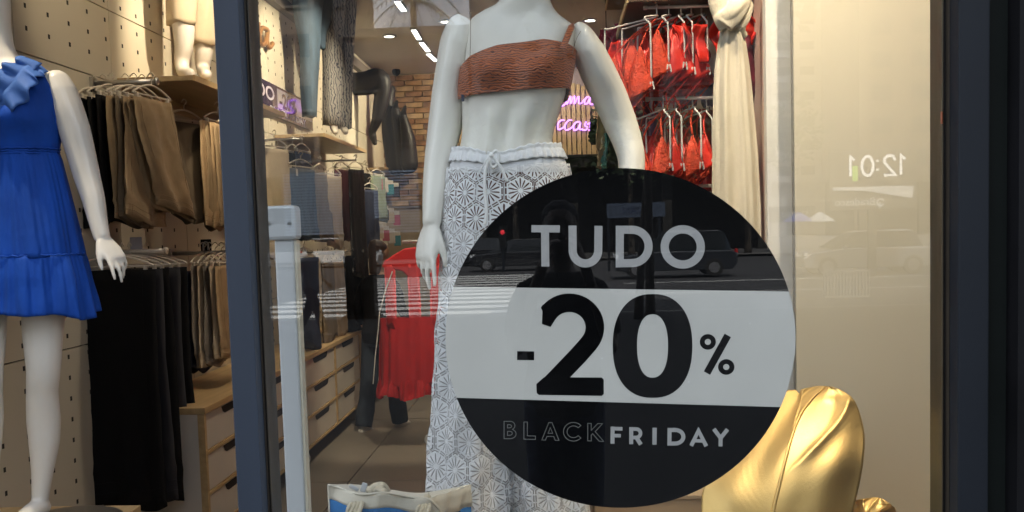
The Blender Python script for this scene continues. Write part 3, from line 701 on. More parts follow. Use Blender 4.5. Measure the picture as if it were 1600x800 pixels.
for i in range(15):
    o = bpy.data.objects.new('bar', bme); col.objects.link(o); o.parent = rl; o.location = ((b.x - a.x)*i/14, 0, 0)
for i, (u, m_, lab) in enumerate(((1247, mat('blue parasol cloth', (.05, .09, .35), .8), 'blue café parasol across the avenue'), (1281, mat('white parasol cloth', (.45, .45, .45), .8), 'white café parasol across the avenue'))):
    q = sv(u, 340, D=50); t = thing('parasol', lab, 'parasol', (q.x, q.y, 0)); n = 8
    MB().loft([[V(q.x + r*math.cos(k*2*PI/n), q.y + r*math.sin(k*2*PI/n), z) for k in range(n)] for r, z in ((.8, q.z - .2), (.45, q.z + .05), (.03, q.z + .3))]).build('canopy', m_, t)
    MB().cyl(V(q.x, q.y, 0), V(q.x, q.y, q.z), .03).build('pole', M['steel'], t)
q = sv(785, 363, D=42); t = thing('traffic_light', 'traffic signal with a small red lamp lit', 'traffic light', (q.x, q.y, 0))
MB().box(q.x - .15, q.y - .2, q.z - .7, q.x + .15, q.y - .02, q.z + .25).build('signal_head', M['black'], t, bevel=.02)
MB().cyl(V(q.x, q.y - .1, -.1), V(q.x, q.y - .1, q.z - .7), .06).build('pole', M['navy_dark'], t)
MB().ball(V(q.x, q.y - .02, q.z), .1, .04, .1).build('red_lamp', emat('red signal', (1, .04, .06), 2), t, smooth=True)
# ================================================================== THE SALE STICKER on the inner side of the pane
SY = GY + .0135
def sp(u, v, k=0): return px(u, v, Y=SY - .0003*k)
stk = thing('sale_sticker', 'big round black sticker with TUDO -20% BLACK FRIDAY on the pane', 'sticker', sp(970, 528))
cxs, cys, rxs, rys = 969.5, 528.0, 273.5, 265.5
def circ(a): return (cxs + rxs*math.cos(a), cys + rys*math.sin(a))
MB().poly([sp(*circ(-i*2*PI/160)) for i in range(160)]).build('black_disc', M['vinyl_black'], stk)
def vinyl(name, c, rough=.4):
    "printed vinyl with faint dust specks and wipe marks"
    m = mat(name, c, rough, var=.05, vscale=5, spec=.1); t = m.node_tree; b = t.nodes['Principled BSDF']
    tc = t.nodes.new('ShaderNodeTexCoord'); vo = t.nodes.new('ShaderNodeTexVoronoi'); vo.inputs['Scale'].default_value = 38
    t.links.new(tc.outputs['Object'], vo.inputs['Vector'])
    lt = t.nodes.new('ShaderNodeMath'); lt.operation = 'LESS_THAN'; lt.inputs[1].default_value = .075; t.links.new(vo.outputs['Distance'], lt.inputs[0])
    n = t.nodes.new('ShaderNodeTexNoise'); n.inputs['Scale'].default_value = 6; t.links.new(tc.outputs['Object'], n.inputs['Vector'])
    gt = t.nodes.new('ShaderNodeMath'); gt.operation = 'GREATER_THAN'; gt.inputs[1].default_value = .52; t.links.new(n.outputs[0], gt.inputs[0])
    mu = t.nodes.new('ShaderNodeMath'); mu.operation = 'MULTIPLY'; t.links.new(lt.outputs[0], mu.inputs[0]); t.links.new(gt.outputs[0], mu.inputs[1])
    m2 = t.nodes.new('ShaderNodeMath'); m2.operation = 'MULTIPLY'; m2.inputs[1].default_value = .5; t.links.new(mu.outputs[0], m2.inputs[0])
    mx = t.nodes.new('ShaderNodeMix'); mx.data_type = 'RGBA'; t.links.new(m2.outputs[0], mx.inputs[0])
    src = b.inputs['Base Color'].links[0].from_socket; t.links.new(src, mx.inputs[6]); mx.inputs[7].default_value = (.8, .8, .8, 1)
    t.links.new(mx.outputs[2], b.inputs['Base Color']); return m
M['vinyl_grey'] = vinyl('frosted grey vinyl', (.59, .565, .53)); M['vinyl_letter'] = vinyl('grey letter vinyl', (.4, .385, .38))
def on_circle(v_at_left, v_at_right):
    "outline of the band between two slightly tilted lines"
    pass
aTL = math.asin((448 - cys)/rys); aBL = math.asin((621.5 - cys)/rys); aTR = math.asin((455.5 - cys)/rys); aBR = math.asin((636 - cys)/rys)
pts = [circ(PI - aTL - (aBL - aTL)*i/24) for i in range(25)][:0]
pts = [circ(PI - (aTL + (aBL - aTL)*i/24)) for i in range(25)] + [circ(aBR + (aTR - aBR)*i/24) for i in range(25)]
MB().poly([sp(u, v, 1) for u, v in pts]).build('grey_band', M['vinyl_grey'], stk)
class LT:
    "letters cut as flat ribbons in picture measure, laid on the pane"
    def __init__(s, k): s.mb = MB(); s.k = k; s.n = 0
    def st(s, pts, wd, closed=False):
        q = MB(); stroke(q, pts, wd, 0, closed); k = s.k + s.n*.12; s.n += 1
        s.mb.add([sp(p.x, p.z, k) for p in q.v], [tuple(reversed(f)) for f in q.f])
    def fill(s, pts):
        k = s.k + s.n*.12; s.n += 1; s.mb.add([sp(u, v, k) for u, v in pts], [tuple(range(len(pts)))])
    def ring(s, c, ro, ri, e=2.0, n=64):
        k = s.k + s.n*.12; s.n += 1; vs = []
        for (ra, rb), ee in ((ro, e), (ri, e)):
            for i in range(n):
                a = 2*PI*i/n; cc, ss = math.cos(a), math.sin(a)
                vs.append(sp(c[0] + ra*math.copysign(abs(cc)**(2/ee), cc), c[1] + rb*math.copysign(abs(ss)**(2/ee), ss), k))
        s.mb.add(vs, [(i, (i+1) % n, n + (i+1) % n, n + i) for i in range(n)])
    def done(s, name, m): return s.mb.build(name, m, stk)
L = LT(1)                                                       # TUDO
L.st([(830.4, 357.3), (874.8, 357.6)], 11.4); L.st([(851.6, 358), (852.2, 416.4)], 12.4); L.done('letter', M['vinyl_letter'])
L = LT(1); L.st([(894.6, 352.4), (894.8, 391)] + arc(914.8, 391, 20, 20.6, 180, 0, 18) + [(935.2, 352.8)], 12.6); L.done('letter', M['vinyl_letter'])
L = LT(1); L.st([(968.4, 359), (988, 359)] + arc(988, 385, 25.5, 26, -90, 90, 18) + [(968.4, 411.4)], 12.6, True); L.done('letter', M['vinyl_letter'])
L = LT(1); L.ring((1066.8, 385.8), (34.6, 34), (21.8, 21)); L.done('letter', M['vinyl_letter'])
L = LT(2); L.st([(808, 555.6), (834.6, 556)], 14); L.done('minus_sign', M['vinyl_black'])
L = LT(2)
L.st([(851.5, 492.5)] + arc(889.5, 511.5, 40, 38.5, -152, 30, 26) + [(919, 538), (903, 556), (858, 603)], 29)
L.fill([(838, 600), (838.6, 614), (842, 617), (940, 618.6), (943.4, 615.6), (943.4, 593), (940, 589.8), (850, 589.5)])
L.done('digit', M['vinyl_black'])
L = LT(2); L.ring((1019.6, 540.5), (62.2, 81.2), (24.2, 49.5), 2.3); L.done('digit', M['vinyl_black'])
L = LT(2); L.ring((1106, 534.2), (12.6, 12.2), (4.8, 4.6)); L.ring((1134.8, 573.4), (12.8, 12.2), (4.8, 4.6)); L.st([(1104.6, 583), (1137.2, 524)], 11.4); L.done('percent_sign', M['vinyl_black'])
# outlined BLACK
faint = mat('faint grey outline', (.16, .155, .15), .5)
def outline(loops):
    L = LT(1)
    for l in loops: L.st(l, 1.05, True)
    L.done('outlined_letter', faint)
outline([[(787.6, 658.4), (797, 658.4)] + arc(797, 665, 7.6, 6.8, -90, 60, 8) + arc(797.4, 678, 9, 7.4, -60, 90, 8) + [(787.6, 685.4)],
         [(793, 663.6)] + arc(796.6, 666, 2.8, 2.4, -90, 90, 5) + [(793, 668.6)], [(793, 674)] + arc(797, 677, 3.6, 3, -90, 90, 5) + [(793, 680.4)]])
outline([[(818.6, 659.4), (824, 659.4), (824, 681), (836.6, 681.3), (836.6, 686.6), (818.6, 686.2)]])
outline([[(857.4, 660.4), (862.6, 660.4), (873.4, 688), (867.6, 688), (865.2, 682), (854.6, 682), (852.2, 687.6), (846.6, 687.4)], [(859.8, 668), (863.4, 677), (856.4, 677)]])
outline([arc(896, 674.6, 15.6, 14.6, -42, -318, 22) + arc(896, 674.6, 10, 9.2, -318, -42, 16)])
outline([[(918.4, 661.6), (923.8, 661.7), (923.8, 672.4), (934, 661.8), (941.4, 662), (930, 674.4), (943.2, 689.6), (936.2, 689.4), (926, 677.6), (923.8, 680), (923.8, 689), (918.4, 688.8)]])
w6 = 6.2
L = LT(1); L.st([(957.2, 666.6), (957, 693.2)], w6); L.st([(954.4, 669.6), (972.6, 670)], 5.6); L.st([(956, 680.6), (970, 680.8)], 5.4); L.done('letter', M['vinyl_letter'])
L = LT(1); L.st([(986.4, 667.4), (986.2, 694)], w6); L.st([(984, 670.2), (994, 670.4)] + arc(994, 677, 6.8, 6.6, -90, 90, 10) + [(986, 683.7)], 5.6); L.st([(994, 683), (1001.4, 694.6)], 6.4); L.done('letter', M['vinyl_letter'])
L = LT(1); L.st([(1022.8, 668.4), (1022.6, 694.8)], 6.6); L.done('letter', M['vinyl_letter'])
L = LT(1); L.st([(1046.2, 671.8), (1055, 672)] + arc(1055, 682.4, 12.8, 10.6, -90, 90, 12) + [(1046, 693)], 6.2, True); L.done('letter', M['vinyl_letter'])
L = LT(1); L.st([(1080, 696.6), (1091.4, 673), (1103.6, 697.2)], 6.2); L.st([(1084.6, 688.6), (1099, 689)], 5.2); L.done('letter', M['vinyl_letter'])
L = LT(1); L.st([(1115.4, 670.2), (1126, 684.4), (1136.8, 670.8)], 6.2); L.st([(1126, 682), (1125.8, 697.4)], 6.2); L.done('letter', M['vinyl_letter'])
# ================================================================== BODY BUILDING
def hand(mb, wrist, d, back, thumb, size=.18, curl=(.25, .3, .35, .4), spread=.05, thumb_ang=.55, wr=(.026, .019)):
    """palm and five bent fingers; d = pointing direction, back = out of the back of the hand, thumb = towards the thumb side"""
    d = Vector(d).normalized(); back = Vector(back); back = (back - d*back.dot(d)).normalized(); th = Vector(thumb); th = (th - d*th.dot(d) - back*th.dot(back)).normalized()
    S = size; pl = S*.5
    rows = ((-.06, wr[1], wr[0]), (.04, wr[1]*.95, wr[0]), (.25, S*.082, S*.19), (.6, S*.078, S*.225), (.95, S*.062, S*.215), (1.06, S*.04, S*.19))
    mb.loft([[wrist + d*(pl*f) + back*(a*math.cos(k*2*PI/12)) + th*(b*math.sin(k*2*PI/12)) for k in range(12)] for f, a, b in rows])
    for i, (off, ln, r) in enumerate(((.155, .44, .046), (.052, .49, .047), (-.052, .455, .045), (-.15, .36, .039))):
        p = wrist + d*(pl*(.9 - .05*(abs(i - 1.2)))) + th*(off*S); dr = (d + th*(spread*(1.5 - i))).normalized(); c = curl[i]; pts = [p - dr*.01]; ang = 0
        for seg, f in enumerate((.46, .3, .24)):
            ang += c*(.55, 1.0, .75)[seg]; q = dr*math.cos(ang) - back*math.sin(ang); p = p + q*(ln*S*f); pts.append(p)
        pts = spline(pts, 3); r0 = r*S; m_ = len(pts); mb.tube(pts, [r0*(1.05 - .34*(k/(m_-1)) + (.06 if k in (3, 6) else 0)) for k in range(m_)], 8); mb.ball(pts[-1], r0*.71, n=8, m=6)
    p = wrist + d*(pl*.2) + th*(S*.12); q = (d*math.cos(thumb_ang) + th*math.sin(thumb_ang) - back*.25).normalized(); q2 = (d*.94 + th*.15 - back*.35).normalized()
    pts = spline([p, p + q*S*.2, p + q*S*.2 + (q + q2).normalized()*S*.17, p + q*S*.2 + (q + q2).normalized()*S*.17 + q2*S*.13], 3); m_ = len(pts)
    mb.tube(pts, [S*(.068 - .025*k/(m_-1)) for k in range(m_)], 8); mb.ball(pts[-1], S*.042, n=8, m=6)
def head(mb, c, fwd, s=1.0, up=V(0, 0, 1)):
    f = Vector(fwd).normalized(); u = (up - f*up.dot(f)).normalized(); r = f.cross(u)
    def P(a, b, h): return c + (r*a + f*b + u*h)*s
    rows = [(-.115, .03, .03, .05), (-.1, .042, .05, .035), (-.075, .056, .075, .015), (-.03, .068, .09, 0), (.02, .074, .098, -.005), (.06, .074, .098, -.008), (.09, .062, .082, -.01), (.112, .036, .048, -.012), (.12, .012, .015, -.012)]
    mb.loft([[P(a*math.cos(k*2*PI/16), o + b*math.sin(k*2*PI/16), h) for k in range(16)] for h, a, b, o in rows])
    mb.tube([P(0, .088, .02), P(0, .105, -.02), P(0, .092, -.03)], [.009*s, .015*s, .012*s], 8)
    mb.tube([P(-.024, .086, -.058), P(0, .094, -.056), P(.024, .086, -.058)], [.005*s, .009*s, .005*s], 6)
    mb.tube([P(-.05, .07, .035), P(-.02, .09, .038)], [.008*s, .009*s], 6); mb.tube([P(.05, .07, .035), P(.02, .09, .038)], [.008*s, .009*s], 6)
    for sg in (-1, 1): mb.ball(P(sg*.076, -.005, -.005), .012*s, .022*s, .032*s, 8, 6)
    return P
def person(label, base, yaw, h, pose, shirt_m, trouser_m, skin_m, hair_m, sleeves=.3, long_hair=False, shoe_m=None, group=None):
    """standing or striding figure; pose: legs [(hip swing, knee bend)], arms [(wrist offset, elbow offset)] in body axes (right, forward, up) from the shoulder"""
    t = thing('person', label, 'person', base, group); k = h/1.7; f = V(-math.sin(yaw), math.cos(yaw), 0); r = V(f.y, -f.x, 0); u = V(0, 0, 1); b = Vector(base)
    def P(x, y, z): return b + (r*x + f*y)*k + u*(z*k)
    dz = pose.get('drop', 0); lean = pose.get('lean', 0)
    hipz = .9 - dz; sk = MB(); tr = MB(); sh = MB(); shoes = []
    def E(z, a, bb, y=0): return [P(a*math.cos(q*2*PI/16), y + bb*math.sin(q*2*PI/16), z) for q in range(16)]
    def ly(z): return lean*(z - hipz)
    rows = [(hipz - .1, .15, .105), (hipz, .165, .115), (hipz + .13, .14, .095), (hipz + .28, .155, .105), (hipz + .4, .17, .105), (hipz + .5, .15, .08), (hipz + .54, .07, .06)]
    sk.loft([E(z, a, c, ly(z)) for z, a, c in rows])
    sh.loft([E(z, a*1.07 + .008, c*1.1 + .012, ly(z)) for z, a, c in rows[:-1]] + [E(hipz + .535, .085, .075, ly(hipz + .535))])
    sk.tube([P(0, ly(hipz + .5), hipz + .5), P(0, ly(hipz + .62) + .01, hipz + .63)], [.058*k, .053*k], 12)
    hc = P(0, ly(hipz + .72) + .02, hipz + .72); hd = V(*pose.get('look', (0, 1, 0))); hf = r*hd.x + f*hd.y + u*hd.z; head(sk, hc, hf, k*.98)
    tr.loft([E(z, a, c, ly(z)) for z, a, c in ((hipz - .12, .165, .12), (hipz, .178, .128), (hipz + .09, .16, .115))])
    for i, sx in enumerate((-1, 1)):
        hs, kb = pose['legs'][i]; hp = P(sx*.085, 0, hipz - .04)
        def D(a): return f*math.sin(a) - u*math.cos(a)
        kn = hp + D(hs)*(.43*k); an = kn + D(hs - kb)*(.41*k); toe = an + (f*math.cos(hs - kb) + u*math.sin(hs - kb)*.6)*(.15*k) - u*.055*k
        sk.tube(spline([hp, kn, an], 5), [(.082 - .05*q/10)*k + (.012*k if 6 <= q <= 8 else 0) for q in range(11)], 10)
        tr.tube(spline([hp, kn, an + D(hs - kb)*(.0*k)], 5), [(.1 - .032*q/10 + (.012 if q > 7 else 0))*k for q in range(11)], 12)
        s_ = MB(); hl = an - f*.06*k - u*.045*k
        s_.tube(spline([hl, an + f*.03*k - u*.04*k, toe], 3), [.03*k, .04*k, .045*k, .046*k, .044*k, .04*k, .026*k], 10, flat=.85, ref=u); s_.tube([an + u*.02*k, an - u*.05*k], [.042*k, .045*k], 10); shoes.append(s_)
        wx, el = pose['arms'][i]; S0 = P(sx*.175, ly(hipz + .46), hipz + .46)
        e_ = S0 + (r*el[0] + f*el[1] + u*el[2])*k; w_ = S0 + (r*wx[0] + f*wx[1] + u*wx[2])*k
        arm = spline([S0 - r*sx*.04*k, S0 + (e_ - S0)*.35, e_, w_], 4); sk.tube(arm, [(.05 - .026*q/12)*k for q in range(13)], 10)
        dd = (w_ - e_).normalized(); bk = r*sx if abs(dd.dot(r)) < .8 else u
        hand(sk, w_, dd, bk, f if abs(dd.dot(f)) < .8 else u, .175*k, curl=(.5, .55, .6, .65))
        n_ = max(3, int(13*sleeves)); sh.tube(arm[:n_], [(.064 - .02*q/12)*k for q in range(n_)], 10)
    remesh(sk, 'body', skin_m, .011, 2, t); remesh(tr, 'trousers', trouser_m, .013, 3, t); remesh(sh, 'shirt', shirt_m, .013, 3, t)
    for s_ in shoes: remesh(s_, 'shoe', shoe_m or M['shoe'], .012, 2, t)
    hm = MB(); rr = hf.cross(u).normalized()
    def H(a, bb, c): return hc + (rr*a + hf*bb + u*c)*k
    hm.loft([[H(a*math.cos(q*2*PI/16), o + bb*math.sin(q*2*PI/16), z) for q in range(16)] for z, a, bb, o in ((-.02 if not long_hair else -.2, .055, .04, -.075), (.02, .079, .07, -.045), (.06, .084, .095, -.02), (.1, .068, .085, -.02), (.128, .03, .035, -.02))])
    remesh(hm, 'hair', hair_m, .01, 2, t)
    return t
# ================================================================== MANNEQUIN IN LACE TROUSERS
MY = 2.65
def mp(u, v, dy=0): return px(u, v, Y=MY + dy)
RINGS = [(-60, 793, 851, .055, .06, -.01), (-10, 790, 856, .056, .06, 0), (8, 772, 862, .06, .064, .005), (18, 746, 867, .06, .068, .008), (28, 734, 877, .062, .075, .01), (38, 729, 892, .066, .082, .012), (48, 727, 900, .075, .085, .01),
         (80, 727, 897, .09, .092, 0), (120, 724, 888, .1, .092, 0), (150, 722, 884, .094, .088, 0), (175, 722, 876, .086, .082, .0), (205, 722, 866, .083, .078, 0), (222, 720, 863, .084, .078, 0),
         (240, 714, 866, .088, .085, 0), (265, 704, 880, .094, .1, .01), (300, 700, 890, .097, .112, .02), (345, 698, 896, .1, .115, .02), (400, 694, 898, .1, .11, .02)]
def torso(u01, v, grow=0.0):
    "surface point of the torso; u01 runs round, 0 = right side, .25 = back, .75 = front"
    uL, uR, df, db, yc = interp(RINGS, v); p, q = mp(uL, v), mp(uR, v); c = (p + q)/2; a = (q.x - p.x)/2 + grow
    th = 2*PI*u01; cc, ss = math.cos(th), math.sin(th); d = df if ss < 0 else db
    e = 2.25; x = a*math.copysign(abs(cc)**(2/e), cc); y = (d + grow)*math.copysign(abs(ss)**(2/e), ss)
    if ss < 0:
        for bx in (-.4, .44):
            y -= .034*math.exp(-((cc - bx)/.27)**2 - ((v - 116)/(27 if v < 116 else 22))**2)
        if v > 160 and v < 245: y += min(1, (v-160)/25)*(.008*math.exp(-(cc/.1)**2) - .009*(math.exp(-((cc - .27)/.16)**2) + math.exp(-((cc + .27)/.16)**2)) + .005*(math.exp(-((cc - .58)/.12)**2) + math.exp(-((cc + .58)/.12)**2)))
        y += .004*math.exp(-(cc/.2)**2 - ((v - 60)/30)**2)
        if 22 < v < 45: y -= .006*math.exp(-((abs(cc) - .45)/.3)**2 - ((v - 36)/7)**2)
    return V(c.x + x, c.y + yc + y, c.z)
man = thing('mannequin', 'white mannequin in rust bandeau top and white lace trousers', 'mannequin', (mp(800, 400).x, MY, .6))
mb = MB(); vs = [-60, -40, -10, 0, 8, 14, 22, 28, 34, 41, 48, 56, 66] + list(range(78, 400, 9))
mb.loft([[torso(k/40, v) for k in range(40)] for v in vs])
hc = mp(822, -105); head(mb, V(hc.x, MY - .015, hc.z), V(0, -1, 0), 1.0); mb.tube([mp(822, -20), V(hc.x, MY, hc.z)], .052, 12)
legL = [(mp(745, 390, .02), .088), (mp(742, 520, .02), .075), (mp(740, 640), .056), (mp(739, 690), .054), (mp(738, 780, .02), .05), (V(mp(738, 900).x, MY + .03, .68), .032)]
legR = [(mp(850, 390, .02), .088), (mp(853, 520, .02), .075), (mp(856, 640, -.02), .056), (mp(857, 690, -.02), .054), (mp(858, 780), .05), (V(mp(858, 900).x, MY, .68), .032)]
for lg in (legL, legR):
    pts = spline([p for p, r in lg], 4); rs = [interp([(i, r) for i, (p, r) in enumerate(lg)], k/4)[0] for k in range(len(pts))]; mb.tube(pts, rs, 14)
    a = lg[-1][0]; mb.tube(spline([a + V(0, .03, -.02), a + V(0, -.07, -.04), a + V(0, -.16, -.062)], 3), [.03, .034, .036, .036, .034, .03, .018], 10, flat=1.1)
remesh(mb, 'torso', M['mannequin'], .006, 4, man)
# arms are separate mannequin pieces with the joint seam at the shoulder
def arm(name, spec, hnd, parent, m, vox=.0055):
    mb = MB(); pts = spline([p for p, r in spec], 5); n = len(pts); rs = []
    for k in range(n):
        a, b = interp([(i, r[0], r[1]) for i, (p, r) in enumerate(spec)], k/5); rs.append((a, b))
    mb.tube(pts, rs, 16, ref=V(1, 0, 0)); p0 = pts[0]
    hand(mb, pts[-1], *hnd); return remesh(mb, name, m, vox, 3, parent)
def ap(u0, u1, v, dy=0):
    p, q = mp(u0, v, dy), mp(u1, v, dy); return (p + q)/2, (q.x - p.x)/2
def S(u0, u1, v, dy, dep):
    c, h = ap(u0, u1, v, dy); return (c, (h, dep))
arm('arm', [S(714, 742, 29, .02, .03), S(698, 744, 42, .02, .05), S(687, 742, 68, .02, .062), S(681, 735, 105, .02, .058), S(674, 730, 150, .02, .05), S(668, 722, 200, .015, .045), S(663, 708, 250, 0, .043), S(660, 699, 300, -.025, .036), S(660, 691, 335, -.045, .027), S(660, 690, 350, -.05, .024)],
    (V(-.22, -.12, -1), V(-.6, -.8, .1), V(.75, -.6, 0), .19, (.1, .2, .4, .55), .13, .5), man, M['mannequin'])
arm('arm', [S(893, 908, 38, .02, .028), S(891, 925, 52, .02, .05), S(893, 945, 80, .02, .062), S(906, 962, 112, .03, .058), S(924, 980, 150, .05, .05), S(942, 995, 190, .06, .046), S(957, 1004, 222, .05, .044), S(965, 1008, 250, .03, .042), S(964, 1005, 290, 0, .038), S(952, 985, 350, -.04, .029), S(944, 973, 385, -.06, .025)],
    (V(-.35, -.1, -1), V(.7, -.7, 0), V(-.3, -1, 0), .185, (.3, .35, .4, .45), .05, .4), man, M['mannequin'])
sg = MB()                                                            # seam lines of the arm joints
sg.tube(spline([mp(735, 18, -.02), mp(735.4, 40, -.058), mp(734.4, 90, -.07), mp(731.5, 140, -.06)], 6), .0009, 5); sg.tube(spline([mp(910, 45, -.02), mp(901, 60, -.05), mp(894, 85, -.06)], 6), .0009, 5)
sg.build('joint_seam', mat('joint shadow line', (.25, .2, .15), .8), man)
# bandeau top
def topedge(t):     # t: 0 left .. 1 right in front view
    return interp([(0, 104), (.03, 88), (.1, 73), (.22, 63), (.35, 67), (.5, 76), (.7, 74), (.88, 66), (.97, 74), (1, 90)], t)[0]
def botedge(t): return interp([(0, 153), (.04, 149), (.2, 141), (.4, 135), (.6, 134), (.75, 139), (.88, 150), (.97, 159), (1, 163)], t)[0]
def bandeau(a, b):
    th = a; front = 0.5 + th  # from left side over the front to the right side
    t = (1 - math.cos(th*PI))/2; v = topedge(t) + (botedge(t) - topedge(t))*b; v = 357 - (357 - v)*(1 - .042*math.sin(th*PI))
    g = .009 + .003*math.sin(b*PI)
    return torso(front, v, g)
bt = MB().grid(bandeau, 90, 34).build('bandeau_top', M['rust'], None, smooth=True, solid=.004); tag(bt, 'rust crinkled one shoulder bandeau top worn by the mannequin', 'top')
MB().grid(lambda a, b: torso(.0 + .5*a, 92 + 66*b + 4*math.sin(a*PI), .009), 40, 10).build('back_band', M['rust'], bt, smooth=True, solid=.004)
mb = MB(); pts = [px(879, 76, Y=MY - .108), px(883, 66, Y=MY - .106), px(888, 54, Y=MY - .094), px(892, 44, Y=MY - .06), px(894, 38, Y=MY + .03)]
mb.tube(spline(pts, 4), (.008, .003), 8) if False else mb.tube(spline(pts, 4), [(.0085, .0035)]*17, 8, ref=V(1, 0, 0)); mb.build('strap', M['rust'], bt, smooth=True)
mb = MB(); mb.tube([px(723, 148, Y=MY - .06), px(723, 158, Y=MY - .06)], .004, 6); mb.build('label_tab', M['navy_cloth'], bt)
# lace trousers ---------------------------------------------------------
HIPS = [(228, 707, 873, .098, .098), (240, 704, 878, .1, .1), (262, 698, 887, .108, .11), (300, 692, 894, .114, .124), (345, 689, 900, .118, .13), (400, 687, 904, .12, .128)]
def dip(x01): return 13*math.exp(-((x01 + .12)/.42)**2) - 1
def hips(th, v, grow=0):
    uL, uR, df, db = interp(HIPS, v); cc, ss = math.cos(th), math.sin(th)
    vv = v + (dip(cc)*max(0, 1 - (v - 228)/60) if ss < 0 else -4*max(0, 1 - (v - 228)/60))
    p, q = mp(uL, vv), mp(uR, vv); c = (p + q)/2; a = (q.x - p.x)/2 + grow; d = (df if ss < 0 else db) + grow
    return V(c.x + a*math.copysign(abs(cc)**.9, cc), c.y + .01 + d*math.copysign(abs(ss)**.9, ss), c.z)
LEGS = [[(388, 687, 797, .115), (450, 686, 797, .112), (520, 683, 796, .112), (600, 680, 796, .115), (700, 675, 799, .12), (800, 672, 806, .128), (930, 664, 814, .14)],
        [(388, 793, 904, .115), (450, 796, 905, .112), (520, 797, 908, .112), (600, 798, 910, .115), (700, 799, 914, .12), (800, 800, 922, .128), (930, 796, 932, .14)]]
def leg(i, th, v, grow=0):
    uL, uR, d = interp(LEGS[i], v); p, q = mp(uL, v), mp(uR, v); c = (p + q)/2; a = (q.x - p.x)/2 + grow
    wv = (.009*math.sin(th*5 + i*2 + v*.004) + .006*math.sin(th*9 + v*.01))*min(1, (v - 380)/150) + .004*math.sin(th*3 + v*.05)*math.sin(v*.021)
    return V(c.x + (a + wv)*math.cos(th), c.y + .015 + (d + grow + wv)*math.sin(th), c.z)
tro = thing('lace_trousers', 'white crochet lace trousers worn by the mannequin with rust top', 'trousers', (mp(800, 400).x, MY, .9))
MB().grid(lambda a, b: hips(-2*PI*a, 229 + b*22 + .9*math.sin(a*2*PI*37), .0045 + .0022*math.sin(a*2*PI*41 + 3*math.sin(a*19))*(.3 + b) - .003*math.exp(-((b - .3)/.12)**2)), 300, 9, True).build('waistband', M['lace'], tro, smooth=True, solid=.0025)
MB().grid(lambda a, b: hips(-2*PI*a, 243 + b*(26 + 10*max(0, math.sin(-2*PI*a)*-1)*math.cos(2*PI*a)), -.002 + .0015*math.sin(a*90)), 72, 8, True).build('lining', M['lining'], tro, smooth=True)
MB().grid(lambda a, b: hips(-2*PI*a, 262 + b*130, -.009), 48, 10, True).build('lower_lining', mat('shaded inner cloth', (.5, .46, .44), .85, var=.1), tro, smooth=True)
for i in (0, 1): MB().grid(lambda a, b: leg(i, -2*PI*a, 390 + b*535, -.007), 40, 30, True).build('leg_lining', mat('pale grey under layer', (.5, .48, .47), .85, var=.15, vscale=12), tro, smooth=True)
br = MB().grid(lambda a, b: hips(-2*PI*a, 270 + b*(48 + 45*abs(math.sin(2*PI*a))), -.005), 48, 8, True).build('swim_brief', M['brown_brief'], None, smooth=True)
tag(br, 'brown swim brief showing through the lace trousers', 'swim brief')
def lace_piece(name, surf, thw, v0, v1, rowh, ncol, parent, seedoff=0, fill=1.03):
    """rows of hexagon motifs: hub, petals with slits, double border with little bridges"""
    mb = MB(); r_ = random.Random(5 + seedoff); rows = int((v1 - v0)/rowh) + 1; dth = 2*PI/ncol; H = rowh
    def quadstrip(pts_a, pts_b):
        b0 = len(mb.v); vs = []
        for p, q in zip(pts_a, pts_b): vs += [p, q]
        mb.add(vs, [(2*i, 2*i+1, 2*i+3, 2*i+2) for i in range(len(pts_a)-1)])
    for row in range(rows + 1):
        vc = v0 + row*H
        for c in range(ncol):
            tc = (c + (.5 if row % 2 else 0))*dth + r_.uniform(-.02, .02); ph = r_.uniform(0, 1)
            def pt(rr, an, g=.003):
                hx = 1/max(abs(math.cos(an + k*PI/3)) for k in range(3))
                vv = vc + math.sin(an)*rr*H*.5774*hx; tt = tc + math.cos(an)*rr*dth*.5*hx
                vv = min(max(vv, v0 - 2), v1); return surf(tt, vv, g + .0012*math.sin(rr*PI) + .0006*math.sin(an*14)*rr)
            n = 14
            mb.add([pt(0, 0)] + [pt(.16, k*PI/6) for k in range(12)], [(0, 1 + k, 1 + (k+1) % 12) for k in range(12)])
            for k in range(n):
                a0 = (k + ph)*2*PI/n; hw = 2*PI/n*.5*fill
                As = [pt(rr, a0 - hw*f) for rr, f in ((.13, .8), (.3, .62), (.5, .66), (.68, .74), (.8, .9))]; Bs = [pt(rr, a0 + hw*f) for rr, f in ((.13, .8), (.3, .62), (.5, .66), (.68, .74), (.8, .9))]
                quadstrip(As, Bs)
            m = 24
            quadstrip([pt(.78, k*2*PI/m) for k in range(m + 1)], [pt(.885, k*2*PI/m) for k in range(m + 1)])
            for k in range(m):
                if k % 2: a0 = k*2*PI/m; quadstrip([pt(.88, a0 - .045), pt(1.0, a0 - .045)], [pt(.88, a0 + .045), pt(1.0, a0 + .045)])
            quadstrip([pt(.965, k*2*PI/m) for k in range(m + 1)], [pt(1.0, k*2*PI/m) for k in range(m + 1)])
    o = mb.build(name, M['lace'], parent, smooth=True); o['kind'] = 'stuff'; return o
lace_piece('hip_lace', lambda th, v, g: hips(-th, v, g + .003), 0, 262, 392, 39, 16, tro, 0, .92)
lace_piece('leg_lace', lambda th, v, g: leg(0, -th, v, g), 0, 392, 925, 41, 10, tro, 1)
lace_piece('leg_lace', lambda th, v, g: leg(1, -th, v, g), 0, 392, 925, 41, 10, tro, 2)
